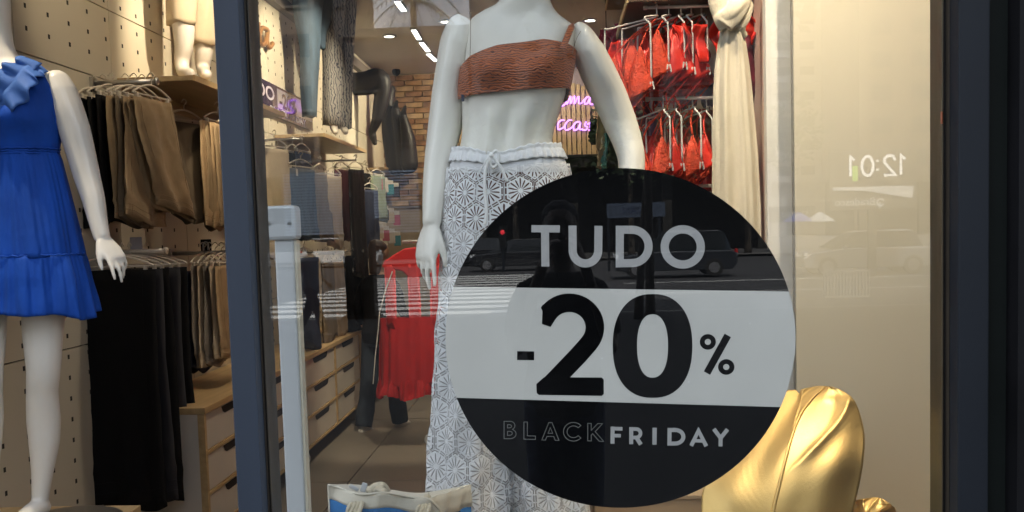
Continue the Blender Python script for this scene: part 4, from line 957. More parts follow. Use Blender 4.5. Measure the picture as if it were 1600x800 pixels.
# drawstring bow
mb = MB(); K = lambda u, v, d=-.118: px(u, v, Y=MY + d)
mb.tube(spline([K(768, 243), K(774, 236), K(779, 240), K(778, 254), K(771, 262), K(766, 256), K(768, 244)], 5), .0042, 7)
mb.tube(spline([K(767, 243), K(759, 262, -.123), K(757, 290, -.128), K(760, 330, -.132), K(757, 352, -.134)], 6), [(.005, .003)]*25, 7, ref=V(1, 0, 0))
mb.tube(spline([K(770, 244), K(784, 264, -.122), K(792, 284, -.126)], 6), .004, 7)
mb.tube(spline([K(766, 243), K(756, 256, -.122), K(744, 278, -.124)], 6), .0022, 6)
mb.ball(K(768, 243), .008, .007, .007); mb.build('drawstring', M['cord'], tro, smooth=True)
# ================================================================== BLUE DRESS MANNEQUIN
BYM = 3.3
def bp(u, v, dy=0): return px(u, v, Y=BYM + dy)
BR = [(-40, -40, 12, .055, .055, 0), (40, -40, 13, .057, .057, 0), (75, -42, 19, .06, .06, 0), (95, -48, 30, .06, .066, 0), (106, -58, 52, .062, .074, 0), (114, -66, 80, .07, .085, .0), (128, -70, 92, .085, .092, 0),
      (160, -70, 96, .1, .095, 0), (190, -72, 94, .112, .094, 0), (215, -66, 88, .1, .09, 0), (245, -58, 82, .09, .086, 0), (280, -64, 88, .1, .1, .01), (330, -72, 98, .105, .115, .015), (385, -74, 100, .1, .12, .02), (430, -70, 96, .09, .1, .02)]
def btorso(a, v, g=0, tab=BR):
    uL, uR, df, db, yc = interp(tab, v); p, q = bp(uL, v), bp(uR, v); c = (p + q)/2; w_ = (q.x - p.x)/2 + g; th = 2*PI*a; cc, ss = math.cos(th), math.sin(th)
    e = 2.2; x = w_*math.copysign(abs(cc)**(2/e), cc); y = ((df if ss < 0 else db) + g)*math.copysign(abs(ss)**(2/e), ss)
    if ss < 0:
        for bx in (-.42, .42): y -= .032*math.exp(-((cc - bx)/.27)**2 - ((v - 186)/26)**2)
    return V(c.x + x, c.y + yc + y, c.z)
bl = thing('mannequin', 'white mannequin wearing the short blue ruffled dress', 'mannequin', (bp(14, 400).x, BYM, .74))
mb = MB(); mb.loft([[btorso(k/36, v) for k in range(36)] for v in list(range(-40, 431, 9))])
hc = bp(-14, -60); head(mb, hc, V(.1, -1, 0)); mb.tube([bp(-14, 40), hc], .05, 12)
for spec in ([(68, 400, .088, .02), (69, 470, .076, .01), (67, 520, .068, 0), (68, 575, .057, -.012), (66, 612, .053, 0), (68, 655, .058, .02), (69, 690, .053, .02), (66, 740, .037, .015), (62, 785, .028, .015)],
             [(-26, 400, .088, 0), (-26, 470, .078, -.03), (-24, 520, .07, -.05), (-23, 575, .058, -.07), (-22, 612, .054, -.06), (-22, 655, .058, -.04), (-22, 690, .053, -.04), (-20, 740, .037, -.04), (-18, 795, .028, -.04)]):
    pts = spline([bp(u, v, dy) for u, v, r, dy in spec], 4); n = len(pts); mb.tube(pts, [interp([(i, s[2]) for i, s in enumerate(spec)], k/4)[0] for k in range(n)], 16)
    a = pts[-1]; mb.tube(spline([a + V(0, .03, -.02), V(a.x, a.y - .06, .748), V(a.x, a.y - .17, .728)], 3), [.03, .034, .036, .036, .034, .03, .018], 10)
remesh(mb, 'torso', M['mannequin'], .0075, 4, bl)
def BS(u0, u1, v, dy, dep):
    p, q = bp(u0, v, dy), bp(u1, v, dy); return ((p + q)/2, ((q.x - p.x)/2, dep))
arm('arm', [BS(73, 88, 116, .01, .03), BS(72, 106, 124, .01, .052), BS(74, 118, 143, .01, .06), BS(84, 129, 172, .01, .058), BS(94, 140, 205, .015, .052), BS(105, 148, 240, .02, .046), BS(117, 156, 278, .02, .043), BS(129, 163, 312, .01, .039), BS(139, 167, 345, 0, .033), BS(147, 172, 372, -.01, .026)],
    (V(.78, -.25, -1), V(.7, -.5, .6), V(-.6, -.8, -.3), .19, (.18, .28, .5, .62), .1, .5), bl, M['mannequin'])
arm('arm', [BS(-78, -62, 116, .01, .03), BS(-92, -60, 126, .01, .052), BS(-104, -62, 150, .01, .058), BS(-126, -80, 205, .02, .052), BS(-142, -100, 260, .02, .044), BS(-152, -116, 320, 0, .036), BS(-154, -128, 372, -.02, .026)],
    (V(-.2, -.2, -1), V(-.8, -.6, 0), V(.6, -.8, 0), .185, (.3, .35, .4, .45), .05, .5), bl, M['mannequin'])
dr = thing('dress', 'short blue one shoulder dress with ruffles on the near mannequin', 'dress', (bp(14, 300).x, BYM, 1.4))
def bodice(a, b):
    th = a*2*PI; cc = math.cos(th); ss = math.sin(th)
    # neckline falls from the right shoulder to the left armpit
    top = interp([(-1, 178), (-.6, 168), (-.1, 140), (.35, 116), (.62, 104), (.78, 108), (.9, 140), (1, 196)], cc)[0]
    if ss > 0: top = max(top, 120)
    v = top + (240 - top)*b
    return btorso(-a, v, .008 + .003*math.sin(b*PI) + .0022*math.sin(th*13 + b*5)*b)
MB().grid(bodice, 80, 22, True).build('bodice', M['blue_dress'], dr, smooth=True, solid=.003)
SK = [(236, -58, 84, .098, .092, 0), (252, -60, 89, .104, .098, .005), (300, -70, 99, .122, .118, .01), (350, -78, 110, .135, .13, .01), (402, -84, 121, .148, .14, .01)]
def skirt(a, b):
    th = a*2*PI; v = 237 + 166*b; f = .0022 + .0075*b
    g = 1.1*noise.noise(V(math.cos(th)*2.2, math.sin(th)*2.2, b*1.3)) + .75*math.sin(th*11 + 3*math.sin(th*2) + b) + .4*math.sin(th*23 + 2*math.sin(th*5)) + .3*math.sin(th*47 + b*3)*(1 - .6*b)
    return btorso(-a, v, f*g + .005, SK)
MB().grid(skirt, 320, 22, True).build('upper_skirt', M['blue_dress'], dr, smooth=True, solid=.0018)
S2 = [(399, -85, 122, .15, .142, .01), (405, -88, 125, .154, .145, .01), (430, -93, 131, .164, .154, .01), (500, -103, 143, .18, .166, .01)]
def tier(a, b):
    th = a*2*PI; v = 399 + 94*b; f = .003 + .0105*b**.7
    g = 1.2*noise.noise(V(math.cos(th)*3, math.sin(th)*3, b*1.5 + 7)) + .8*math.sin(th*13 + 2.2*math.sin(th*3) + .6*b) + .45*math.sin(th*31 + 2*math.sin(th*4)) + .35*math.sin(th*59)*(1 - b)
    return btorso(-a, v + 6*b*math.sin(th*3 + 1) + 3*b*math.sin(th*7), f*g, S2)
MB().grid(tier, 360, 16, True).build('skirt_ruffle', M['blue_dress'], dr, smooth=True, solid=.0018)
mb = MB()                                                                 # smocked waist and tier seam
for v, tab, g in ((235, BR, .014), (239, BR, .014), (243, BR, .015)): mb.tube([btorso(-k/70, v + (k % 2), g, tab) for k in range(71)], .0028, 5)
for v in (399,): mb.tube([btorso(-k/90, v + (k % 2)*1.5, .006, S2) for k in range(91)], .003, 5)
mb.build('smocking', M['blue_dress'], dr, smooth=True)
def frill(path, w0, seed):
    q = random.Random(seed); P = spline([bp(u, v, dy) for u, v, dy in path], 14); n = len(P); A = []; ph = q.uniform(0, 6)
    mb = MB(); rows = []
    for j in range(7):
        r = []
        for i, p in enumerate(P):
            t = (P[min(i+1, n-1)] - P[max(i-1, 0)]).normalized(); out = V(0, -1, -.15); sd = t.cross(out).normalized()
            b = j/6; am = .013*b; wv = math.sin(i*.55 + ph + .8*math.sin(i*.13))
            r.append(p + sd*(w0*b*(1 - .3*abs(2*i/n - 1))) + V(0, -.012, 0)*b + V(0, -1, 0)*(am*wv) + sd*(.005*b*math.cos(i*.55 + ph)) + V(0, 0, -.012*b))
        rows.append(r)
    mb.loft(rows, close=False); return mb
frill([(66, 99, -.05), (44, 118, -.1), (22, 140, -.125), (0, 160, -.135), (-30, 178, -.13)], .1, 2).build('neck_frill', M['blue_ruffle_lit'], dr, smooth=True, solid=.003)
frill([(-32, 172, -.13), (0, 148, -.135), (18, 130, -.13), (36, 106, -.1), (58, 97, -.03)], .07, 5).build('neck_frill', M['blue_ruffle_lit'], dr, smooth=True, solid=.003)
# plinth of the blue dress mannequin
cn = px(220, 789, Y=3.46)
t = thing('display_plinth', 'wooden plinth under the blue dress mannequin', 'plinth', (cn.x - .5, 3.1, 0))
MB().box(WX + .02, 2.5, cn.z - .03, cn.x, 3.46, cn.z).build('plinth_top', M['birch'], t, bevel=.003); MB().box(WX + .04, 2.54, 0, cn.x - .03, 3.43, cn.z - .03).build('plinth_body', M['drawer'], t)
c = px(110, 812, Z=cn.z + .001); o = MB().cyl(V(c.x, 3.24, cn.z + .0005), V(c.x, 3.24, cn.z + .009), .2, .195, 40).build('base_disc', mat('brushed base plate', (.3, .27, .23), .35, .8), bl, bevel=.002)
# ================================================================== HANGING CLOTHES
def slab(mb, a, b, zt, zb, th=.03, amp=.012, seed=1, nc=22, nr=22, hem=.016, taper=0.0, skew=0.0):
    "thick folded cloth hung between floor points a and b"
    q = random.Random(seed); a = Vector((a[0], a[1], 0)); b = Vector((b[0], b[1], 0)); d = b - a; L = d.length; d = d/L; n = V(-d.y, d.x, 0)
    w1, w2, w3 = (q.uniform(0, 6) for _ in range(3)); k1, k2 = q.uniform(5, 8), q.uniform(11, 17)
    def side(sg):
        rows = []
        for j in range(nr + 1):
            t = j/nr; r = []
            for i in range(nc + 1):
                s = i/nc; e = min(1, min(s, 1 - s)*7)**.5
                f = amp*(.15 + .85*t)*(math.sin(k1*s + w1 + .8*t) + .55*math.sin(k2*s + w2 - .5*t) + .35*math.sin(5*t + 9*s + w3))
                ss = (s if not taper else taper*t*.5 + s*(1 - taper*t)) + skew*t + .02*math.sin(t*5 + w1)
                f += amp*1.3*t**.7*noise.noise(V(s*4 + seed*3.1, t*2.2, w1)) + amp*.7*noise.noise(V(s*9 - t*7 + seed, t*9, w2)) + (.006 if .86 < t < .9 else 0)*sg
                z = zt + (zb - zt)*t + ((hem*math.sin(3*s*PI + w2) + 1.5*hem*math.sin(1.3*s*PI + w3))*t)
                r.append(a + d*(L*ss) + n*(sg*th/2*e*(.7 + .5*t) + f) + V(0, 0, z))
            rows.append(r)
        return rows
    A, B = side(1), side(-1)
    rings = [ra + rb[::-1] for ra, rb in zip(A, B)]; mb.loft(rings)
    if L > .2:
        for S_, sg in ((A, 1), (B, -1)):
            for j in (nr - 2, nr - 1): mb.tube([p + n*(sg*.0008) for p in S_[j]], .0013, 4)
            for i in (2, nc - 3): mb.tube([r[i] + n*(sg*.0006) for r in S_[::2]], .0012, 4)
def hanger(label, a, b, zbar, m, hook_h=.1, group='hangers on the wall rails', clips=True):
    "shoulder hanger spanning from a to b with hook up to the rail"
    a = V(a[0], a[1], zbar); b = V(b[0], b[1], zbar); c = (a + b)/2; t = thing('hanger', label, 'hanger', c, group); u = V(0, 0, 1)
    top = c + u*hook_h*.55
    mb = MB(); mb.tube(spline([a, a + (c - a)*.12 + u*.014, a + (c - a)*.55 + u*hook_h*.42, top, b + (c - b)*.55 + u*hook_h*.42, b + (c - b)*.12 + u*.014, b], 3), .0055, 6)
    mb.tube([a, b], .0045, 6); mb.build('arms', m, t, smooth=True)
    n = (b - a).normalized().cross(u)
    if (int(abs(a.x + a.y)*977) % 3) == 0:
        q = a + (b - a)*.2 - u*.05 - n*.03 if n.y > 0 else a + (b - a)*.2 - u*.05 + n*.03
        MB().obox(q, (b - a).normalized()*.014, n*.0008, u*.026).build('price_tag', M['white_plastic'], t); MB().tube([q + u*.026, a + (b - a)*.2 + u*.004], .0008, 4).build('tag_string', M['cord'], t)
    MB().tube(spline([top, top + u*hook_h*.25, top + u*hook_h*.45 + n*.018, top + u*hook_h*.62, top + u*hook_h*.45 - n*.02], 4), .003, 6).build('hook', m, t, smooth=True)
    if clips:
        for f in (.1, .9): MB().obox(a + (b - a)*f - u*.012, V(.009, 0, 0), V(0, .009, 0), V(0, 0, .018)).build('clip', m, t, bevel=.003)
    return t
def bar(label, p, q, r=.011, m=None, group='wall rails'):
    t = thing('clothes_rail', label, 'clothes rail', p, group); MB().cyl(p, q, r, r, 10).build('tube', m or M['steel'], t, smooth=True)
    MB().obox(Vector(p), V(.012, 0, 0), V(0, .03, 0), V(0, 0, .03)).build('wall_plate', m or M['steel'], t); d = (Vector(q) - Vector(p)).normalized()
    MB().cyl(q, Vector(q) + d*.012, r*1.4, r*1.4, 10).build('end_cap', m or M['steel'], t, smooth=True); return t
ORD = ['first', 'second', 'third', 'fourth', 'fifth', 'sixth', 'seventh', 'eighth', 'ninth']
def garment(name, label, cat, u0, Y0, u1, Y1, vt, vb, m, th=.035, amp=.008, seed=1, group=None, hang=True, hm=None, taper=0, second=None, skew=0):
    a, b = px(u0, vt, Y=Y0), px(u1, vt, Y=Y1); zt = a.z; zb = px(u0, vb, Y=Y0).z
    mb = MB(); slab(mb, a, b, zt, zb, th, amp, seed, taper=taper, skew=skew)
    if second:
        d = (V(b.x, b.y, 0) - V(a.x, a.y, 0)).normalized(); n = V(-d.y, d.x, 0)*th*.8; slab(mb, a + n, b + n, zt - .01, zb + second, th*.8, amp, seed + 50, taper=taper, skew=skew)
    o = mb.build(name, m, None, smooth=True, loc=(0, 0, 0)) if False else mb.build(name, m, None, smooth=True); tag(o, label, cat, group)
    if hang: hanger('hanger with ' + ' '.join(label.split()[:13]), a, b, zt + .018, hm or M['hanger'])
    return o
gu = 'trousers on the upper left rail'
for i, (u, vt) in enumerate(((122, 152), (136, 150), (150, 147))):
    garment('trousers', ORD[i] + ' black trousers from the left on the upper rail', 'trousers', u, 4.62, u + 50, 5.02, vt, 345, M['black_cloth'], .045, .008, 20 + i, gu)
for i, (u, vt) in enumerate(((166, 149), (179, 148), (192, 150))):
    garment('trousers', ORD[i] + ' khaki brown trousers from the left beside the black ones', 'trousers', u, 4.62, u + 60, 5.02, vt, 347, (M['khaki'], M['dark_khaki'], M['khaki'])[i], .04, .01, 30 + i, gu)
garment('trousers', 'broad khaki trousers showing their whole front on the upper rail', 'trousers', 207, 4.6, 266, 4.92, 150, 331, M['khaki'], .05, .016, 41, gu, second=.03, skew=.5)
garment('trousers', 'dark taupe trousers hanging right of the broad khaki pair', 'trousers', 258, 5.3, 318, 5.6, 188, 343, M['dark_khaki'], .05, .009, 42, gu)
for i, u in enumerate((312, 319, 327, 334, 341)):
    garment('trousers', ORD[i] + ' tan trousers seen edge on near the navy post', 'trousers', u, 5.45 + .03*i, u + 42, 5.9, 187 + i*2, 352, M['tan'] if i % 2 == 0 else M['khaki'], .045, .006, 50 + i, gu, hang=i in (1, 4))
p = px(243, 127, Y=4.82); bar('thick steel rail end above the khaki trousers', V(WX + .004, 4.82, p.z), p, .014)
p = px(345, 200, Y=5.68); bar('thin rail carrying the tan trousers by the navy post', V(WX + .004, 5.68, p.z), p, .011)
gb = 'long black trousers on the lower rail'
for i, (ur, vb) in enumerate(((240, 786), (254, 784), (266, 776), (280, 768), (292, 764))):
    Yk = 4.62 + .1*i; garment('trousers', ORD[i] + ' long black trousers from the front on the lower rail', 'trousers', ur - 122, Yk + .03, ur, Yk, 424 - i, vb, M['black_cloth'] if i % 2 == 0 else mat('soft black cloth %d' % i, (.014, .013, .017), .8, var=.2), .06, .014, 60 + i, gb, hm=M['hanger'], taper=-.06)
p = px(258, 392, Y=4.85); bar('pale rail end above the long black trousers', V(WX + .004, 4.85, p.z), p, .013, M['hanger'])
gt = 'beige trousers on the lower rail'
garment('trousers', 'dark navy trousers between the black and beige ones', 'trousers', 291, 5.5, 330, 5.95, 424, 580, M['navy_cloth'], .05, .006, 70, gt, hang=False)
for i, u in enumerate((298, 308, 317, 327, 337)):
    garment('trousers', ORD[i] + ' beige trousers from the left on the lower rail', 'trousers', u, 5.45, u + 40, 5.9, 416, 574 - i*3, (M['grey_cloth'], M['beige_cloth'], M['grey_cloth'], M['beige_cloth'], M['tan'])[i], .045, .008, 71 + i, gt)
p = px(352, 394, Y=5.68); bar('pale rail end above the beige trousers', V(WX + .004, 5.68, p.z), p, .012, M['steel'])
# price holders above the lower rail
for i, (u, v, m_) in enumerate(((213, 381, M['lilac_card']), (322, 383, M['black']))):
    c = px(u, v, Y=4.9 + .8*i); t = thing('price_holder', ('pale lilac' if i == 0 else 'dark framed') + ' price card standing on the lower rail', 'price card', c)
    MB().box(c.x - .032, c.y - .004, c.z - .035, c.x + .032, c.y + .004, c.z + .035).build('card', m_, t, bevel=.002); MB().cyl(c - V(0, 0, .035), c - V(0, 0, .075), .006).build('stem', M['hanger'], t)
    if i: MB().tube(spline([c + V(-.015, -.006, -.03), c + V(-.012, -.006, .012), c + V(.012, -.006, .012), c + V(.015, -.006, -.03)], 4), .006, 6).build('emblem', M['white_plastic'], t)
# behind the pane, left wall further in
gw = 'clothes along the left wall behind the pane'
for nm, lab, cat, u0, Y0, u1, Y1, vt, vb, m_, sd in (
    ('trousers', 'cream trousers hanging beside the white sensor box', 'trousers', 408, 6.7, 450, 6.95, 231, 400, M['beige_cloth'], 1),
    ('shorts', 'black shorts folded on a clip hanger below the second shelf', 'shorts', 447, 7.4, 468, 7.7, 238, 268, M['black_cloth'], 2),
    ('shorts', 'dark navy shorts on a cream hanger below the second shelf', 'shorts', 460, 7.3, 485, 7.7, 236, 268, M['navy_cloth'], 3),
    ('trousers', 'blue denim trousers on the rail below the second shelf', 'trousers', 449, 7.0, 491, 7.4, 262, 372, M['denim'], 4),
    ('trousers', 'grey brown trousers right of the denim pair', 'trousers', 488, 7.8, 512, 8.2, 268, 376, M['grey_cloth'], 5),
    ('trousers', 'beige trousers in the middle of the wall rail', 'trousers', 508, 8.1, 533, 8.4, 274, 385, M['beige_cloth'], 6),
    ('shirt', 'burgundy shirt under the thin rail', 'shirt', 522, 8.8, 545, 9.1, 264, 372, M['burgundy'], 7),
    ('trousers', 'shiny black coated trousers hanging full length', 'trousers', 544, 8.6, 568, 8.85, 264, 432, M['shiny_black'], 8),
    ('shirt', 'short black top beside the shiny trousers', 'shirt', 564, 10.0, 578, 10.3, 270, 300, M['black_cloth'], 9),
    ('trousers', 'mauve trousers below the short black top', 'trousers', 566, 9.9, 590, 10.3, 296, 400, M['navy_cloth'], 10),
    ('shirt', 'sage green shirt near the brick wall', 'shirt', 578, 10.4, 601, 10.7, 274, 345, M['green_cloth'], 11),
    ('trousers', 'dark navy trousers on the low rail behind the white pole', 'trousers', 452, 7.1, 497, 7.35, 404, 545, M['navy_cloth'], 12),
    ('trousers', 'brown trousers on the low rail above the drawers', 'trousers', 503, 7.7, 520, 8.1, 412, 534, M['dark_khaki'], 13),
    ('trousers', 'tan brown trousers at the right end of the low rail', 'trousers', 518, 8.1, 535, 8.4, 410, 528, M['khaki'], 14),
    ('trousers', 'charcoal trousers hanging behind the reflected trunk', 'trousers', 536, 8.5, 566, 8.8, 400, 520, M['black_cloth'], 15)):
    garment(nm, lab, cat, u0, Y0, u1, Y1, vt, vb, m_, .05, .009, 90 + sd, gw, hm=M['hanger'])
for lab, a, b, Yr in (('rail with cream hangers below the second shelf', None, (470, 217), 7.5), ('thin dark rail below the second shelf corner', None, (555, 250), 8.9), ('low rail behind the white pole', None, (520, 396), 7.6)):
    p = px(*b, Y=Yr); bar(lab, V(WX + .004, Yr, p.z), p, .009)
p = px(566, 392, Y=8.7); bar('low rail behind the reflected trunk', V(WX + .004, 8.7, p.z), p, .009)
# sock cards on hooks near the brick wall
cm = [mat('card pink', (.45, .08, .12), .5), mat('card white', (.6, .55, .48), .5), mat('card teal', (.03, .2, .25), .5), mat('card dark', (.03, .025, .03), .5), M['beige_cloth']]
n = 0
for r_, v in enumerate((284, 328, 360)):
    for k in range(4):
        c = px(592 + k*9 + r_*1, v + k*4, Y=10.6 + k*.16); t = thing('sock_card', '%s sock card from the left in the %s row of the hook wall' % (ORD[k], ('upper', 'middle', 'lower')[r_]), 'sock card', c, 'sock cards near the brick wall')
        w_ = .04; MB().box(c.x - w_, c.y - .008, c.z - .09, c.x + w_, c.y + .008, c.z + .03).build('socks', cm[(k + r_*2) % 5], t, bevel=.006)
        MB().box(c.x - w_*.8, c.y - .011, c.z + .03, c.x + w_*.8, c.y + .011, c.z + .075).build('card', cm[1], t, bevel=.002)
        MB().cyl(c + V(0, 0, .075), c + V(-.3, .06, .085), .003, n=5).build('hook', M['steel'], t)
# ---- shelves on the left wall
for i, (y0, y1, z) in enumerate(((5.1, 6.8, 2.575), (7.93, 9.66, 2.545), (11.72, 12.95, 2.51))):
    t = thing('wall_shelf', ORD[i] + ' wooden wall shelf from the street on the left wall', 'shelf', (WX, y0, z), 'wooden shelves on the left wall')
    MB().box(WX + .001, y0, z - .028, -1.935, y1, z).build('board', M['shelf'], t, bevel=.003); MB().box(-1.9345, y0, z - .03, -1.925, y1, z + .001).build('front_edge', M['birch'], t)
    MB().box(WX + .001, y0 + .05, z - .1, WX + .02, y1 - .05, z - .029).build('wall_batten', M['shelf'], t)
for i, (y0, y1, z) in enumerate(((3.3, 3.92, 2.47), (4.2, 4.72, 2.76))):
    t = thing('wall_shelf', ('brown shelf board above the red bikinis', 'higher shelf board behind the bikini shelf')[i], 'shelf', (.5, y0, z), 'shelves on the right wall')
    MB().box(.25, y0, z - .02, .669, y1, z).build('board', mat('dark walnut %d' % i, ((.085, .05, .03), (.25, .18, .1))[i], .5, var=.3, vscale=8), t, bevel=.003); MB().box(.244, y0, z - .022, .2495, y1, z + .002).build('front_edge', M['birch'], t)
# ---- leg mannequins on the shelves
def legform(label, name, m, legs, parent=None, vox=.011, group=None):
    t = thing(name, label, 'leg form', legs[0][-1][0], group)
    mb = MB()
    for lg in legs:
        pts = spline([p for p, r in lg], 4); mb.tube(pts, [interp([(i, r) for i, (p, r) in enumerate(lg)], k/4)[0] for k in range(len(pts))], 14); mb.ball(pts[-1], lg[-1][1]*.95); mb.ball(pts[0], lg[0][1]*.95)
    remesh(mb, 'legs', m, vox, 3, t); return t
Q = lambda u, v, y: px(u, v, Y=y)
legform('white leg mannequin in cropped beige trousers on the first shelf', 'leg_mannequin', M['mannequin_warm'],
        [[(Q(284, -60, 5.5), .075), (Q(285, 20, 5.5), .068), (Q(287, 48, 5.5), .062), (Q(287, 75, 5.5), .052), (Q(284, 96, 5.5), .042), (Q(287, 113, 5.46), .038), (Q(296, 116, 5.3), .034)],
         [(Q(318, -60, 5.8), .075), (Q(318, 40, 5.8), .066), (Q(318, 80, 5.8), .056), (Q(317, 108, 5.8), .04), (Q(322, 117, 5.65), .034)]])
def trouser_leg(mb, pts, rs, n=22, wr=.006):
    P = spline(pts, 6); m_ = len(P); rings = []
    for k, p in enumerate(P):
        r = interp([(i, a) for i, a in enumerate(rs)], k/6)[0]; rings.append([p + V((r + wr*math.sin(5*q*2*PI/n + k*.12))*math.cos(q*2*PI/n), (r + wr*math.cos(4*q*2*PI/n))*math.sin(q*2*PI/n), .01*math.sin(q*2*PI/n*3)*(k == m_-1)) for q in range(n)])
    mb.loft(rings)
mb = MB(); trouser_leg(mb, [Q(283, -60, 5.5), Q(283, 0, 5.5), Q(283, 39, 5.5)], [.1, .085, .078]); trouser_leg(mb, [Q(315, -60, 5.8), Q(316, 20, 5.8), Q(315, 71, 5.8)], [.1, .09, .085])
tag(mb.build('trousers', M['beige_cloth'], None, smooth=True), 'cropped beige trousers on the leg mannequin of the first shelf', 'trousers')
mb = MB(); trouser_leg(mb, [Q(482, -60, 8.2), Q(480, 20, 8.2), Q(484, 75, 8.2), Q(483, 130, 8.2), Q(484, 182, 8.2)], [.16, .12, .085, .075, .06]); trouser_leg(mb, [Q(502, -60, 8.4), Q(502, 20, 8.4), Q(500, 55, 8.4), Q(503, 76, 8.4)], [.13, .085, .05, .03])
tag(mb.build('jeans', M['denim'], None, smooth=True), 'faded blue jeans displayed on the wall above the sale sign', 'jeans')
pat = wave_mat('grey patterned cloth', (.3, .28, .27), (.05, .055, .08), 15, 9, .8, dirn='X', bump=.1)
legform('leg mannequin in patterned grey trousers on the second shelf', 'leg_mannequin', M['mannequin_warm'],
        [[(Q(519, 60, 8.6), .07), (Q(520, 160, 8.6), .05), (Q(521, 195, 8.6), .035), (Q(524, 206, 8.5), .03)], [(Q(537, 60, 8.8), .07), (Q(536, 160, 8.8), .05), (Q(537, 196, 8.8), .035), (Q(540, 206, 8.7), .03)]])
mb = MB(); trouser_leg(mb, [Q(520, -60, 8.6), Q(519, 30, 8.6), Q(519, 110, 8.6), Q(519, 195, 8.6)], [.13, .1, .085, .085]); trouser_leg(mb, [Q(538, -60, 8.8), Q(538, 30, 8.8), Q(537, 110, 8.8), Q(536, 201, 8.8)], [.12, .1, .08, .075])
tag(mb.build('trousers', pat, None, smooth=True), 'grey patterned trousers on the leg mannequin of the second shelf', 'trousers')
legform('glossy black stocking hips bent sideways on the wall', 'stocking_form', M['stocking'],
        [[(Q(552, 131, 11.2), .13), (Q(572, 130, 11.2), .14), (Q(592, 124, 11.2), .13), (Q(598, 140, 11.2), .1), (Q(594, 165, 11.2), .085), (Q(588, 190, 11.2), .06), (Q(582, 205, 11.2), .045), (Q(583, 214, 11.2), .045), (Q(586, 224, 11.1), .03)]], None, .016)
legform('three black stocking legs pointing toes up on the third shelf', 'stocking_form', M['stocking'],
        [[(Q(622, 258, 11.8), .15), (Q(612, 205, 11.8), .125), (Q(607, 165, 11.8), .08), (Q(611, 140, 11.8), .06)],
         [(Q(634, 258, 11.7), .12), (Q(628, 215, 11.7), .1), (Q(620, 180, 11.7), .06), (Q(618, 168, 11.7), .04), (Q(620, 158, 11.6), .02)],
         [(Q(640, 258, 11.6), .11), (Q(638, 220, 11.6), .09), (Q(632, 190, 11.6), .055), (Q(630, 178, 11.6), .04), (Q(633, 166, 11.5), .02)]], None, .016)
# ---- wall sign and wooden script
def wtext(body, name, m, parent, y, z, size, x, bold=0, sx=1):
    cu = bpy.data.curves.new(name, 'FONT'); cu.body = body; cu.size = size; cu.extrude = .001; cu.offset = bold; cu.materials.append(m)
    t_ = bpy.data.objects.new('letters', cu); col.objects.link(t_)
    me = bpy.data.meshes.new_from_object(t_.evaluated_get(bpy.context.evaluated_depsgraph_get())); bpy.data.objects.remove(t_); me.name = name
    o = link(name, me, parent); o.location = V(x, y, z) - WL[parent.name]; o.rotation_euler = (R(90), 0, R(90)); o.scale = (sx, 1, 1); return o
SX = WX + .03
a, b = px(380, 110, X=SX), px(487.5, 163.5, X=SX); c = px(487.5, 204, X=SX)
ws = thing('wall_sale_sign', 'dark violet sale sign on the left wall reading TUDO -20% above FRIDAY', 'sign', (SX, a.y, b.z))
zt_, zb_ = b.z + .01, c.z; ya, yb = a.y, b.y; hh = zt_ - zb_
sgm = mat('glossy plum sign', (.03, .012, .045), .04, var=.02, spec=.9)
MB().box(WX + .001, ya, zb_, SX, yb, zt_).build('sign_board', sgm, ws, bevel=.002)
yg = px(433, 150, X=SX).y
MB().box(SX, yg, zb_ + hh*.3, SX + .002, yb - .03, zt_ - hh*.08).build('grey_field', mat('grey sign field', (.3, .27, .3), .05, var=.02, spec=.9), ws)
gl_ = mat('pale sign lettering', (.5, .46, .52), .3)
wtext('TUDO', 'lettering', gl_, ws, px(374, 125, X=SX).y, zb_ + hh*.46, .15, SX + .0015, .002, 2.0)
wtext('-20%', 'lettering', sgm, ws, yg + .05, zb_ + hh*.36, .17, SX + .0035, .004, 1.55)
wtext('BLACK FRIDAY', 'lettering', gl_, ws, px(422, 176, X=SX).y, zb_ + hh*.07, .078, SX + .0015, .001, 2.1)
t = thing('wall_script', 'brown wooden script letters fixed on the left wall by the frame', 'lettering', px(412, 60, X=SX))
K = lambda u, v: px(u, v, X=SX + .01)
mb = MB()
mb.tube(spline([K(396, 40), K(401, 60), K(404, 68)], 4), .022, 8); mb.tube(spline([K(417, 46), K(409, 44), K(405, 55), K(408, 69), K(415, 66), K(418, 48), K(417, 66), K(421, 74), K(426, 68)], 5), .02, 8); mb.tube(spline([K(404, 36), K(403, 50), K(403, 66)], 4), .018, 8)
mb.build('script_letters', mat('walnut letters', (.25, .11, .03), .5), t, smooth=True)
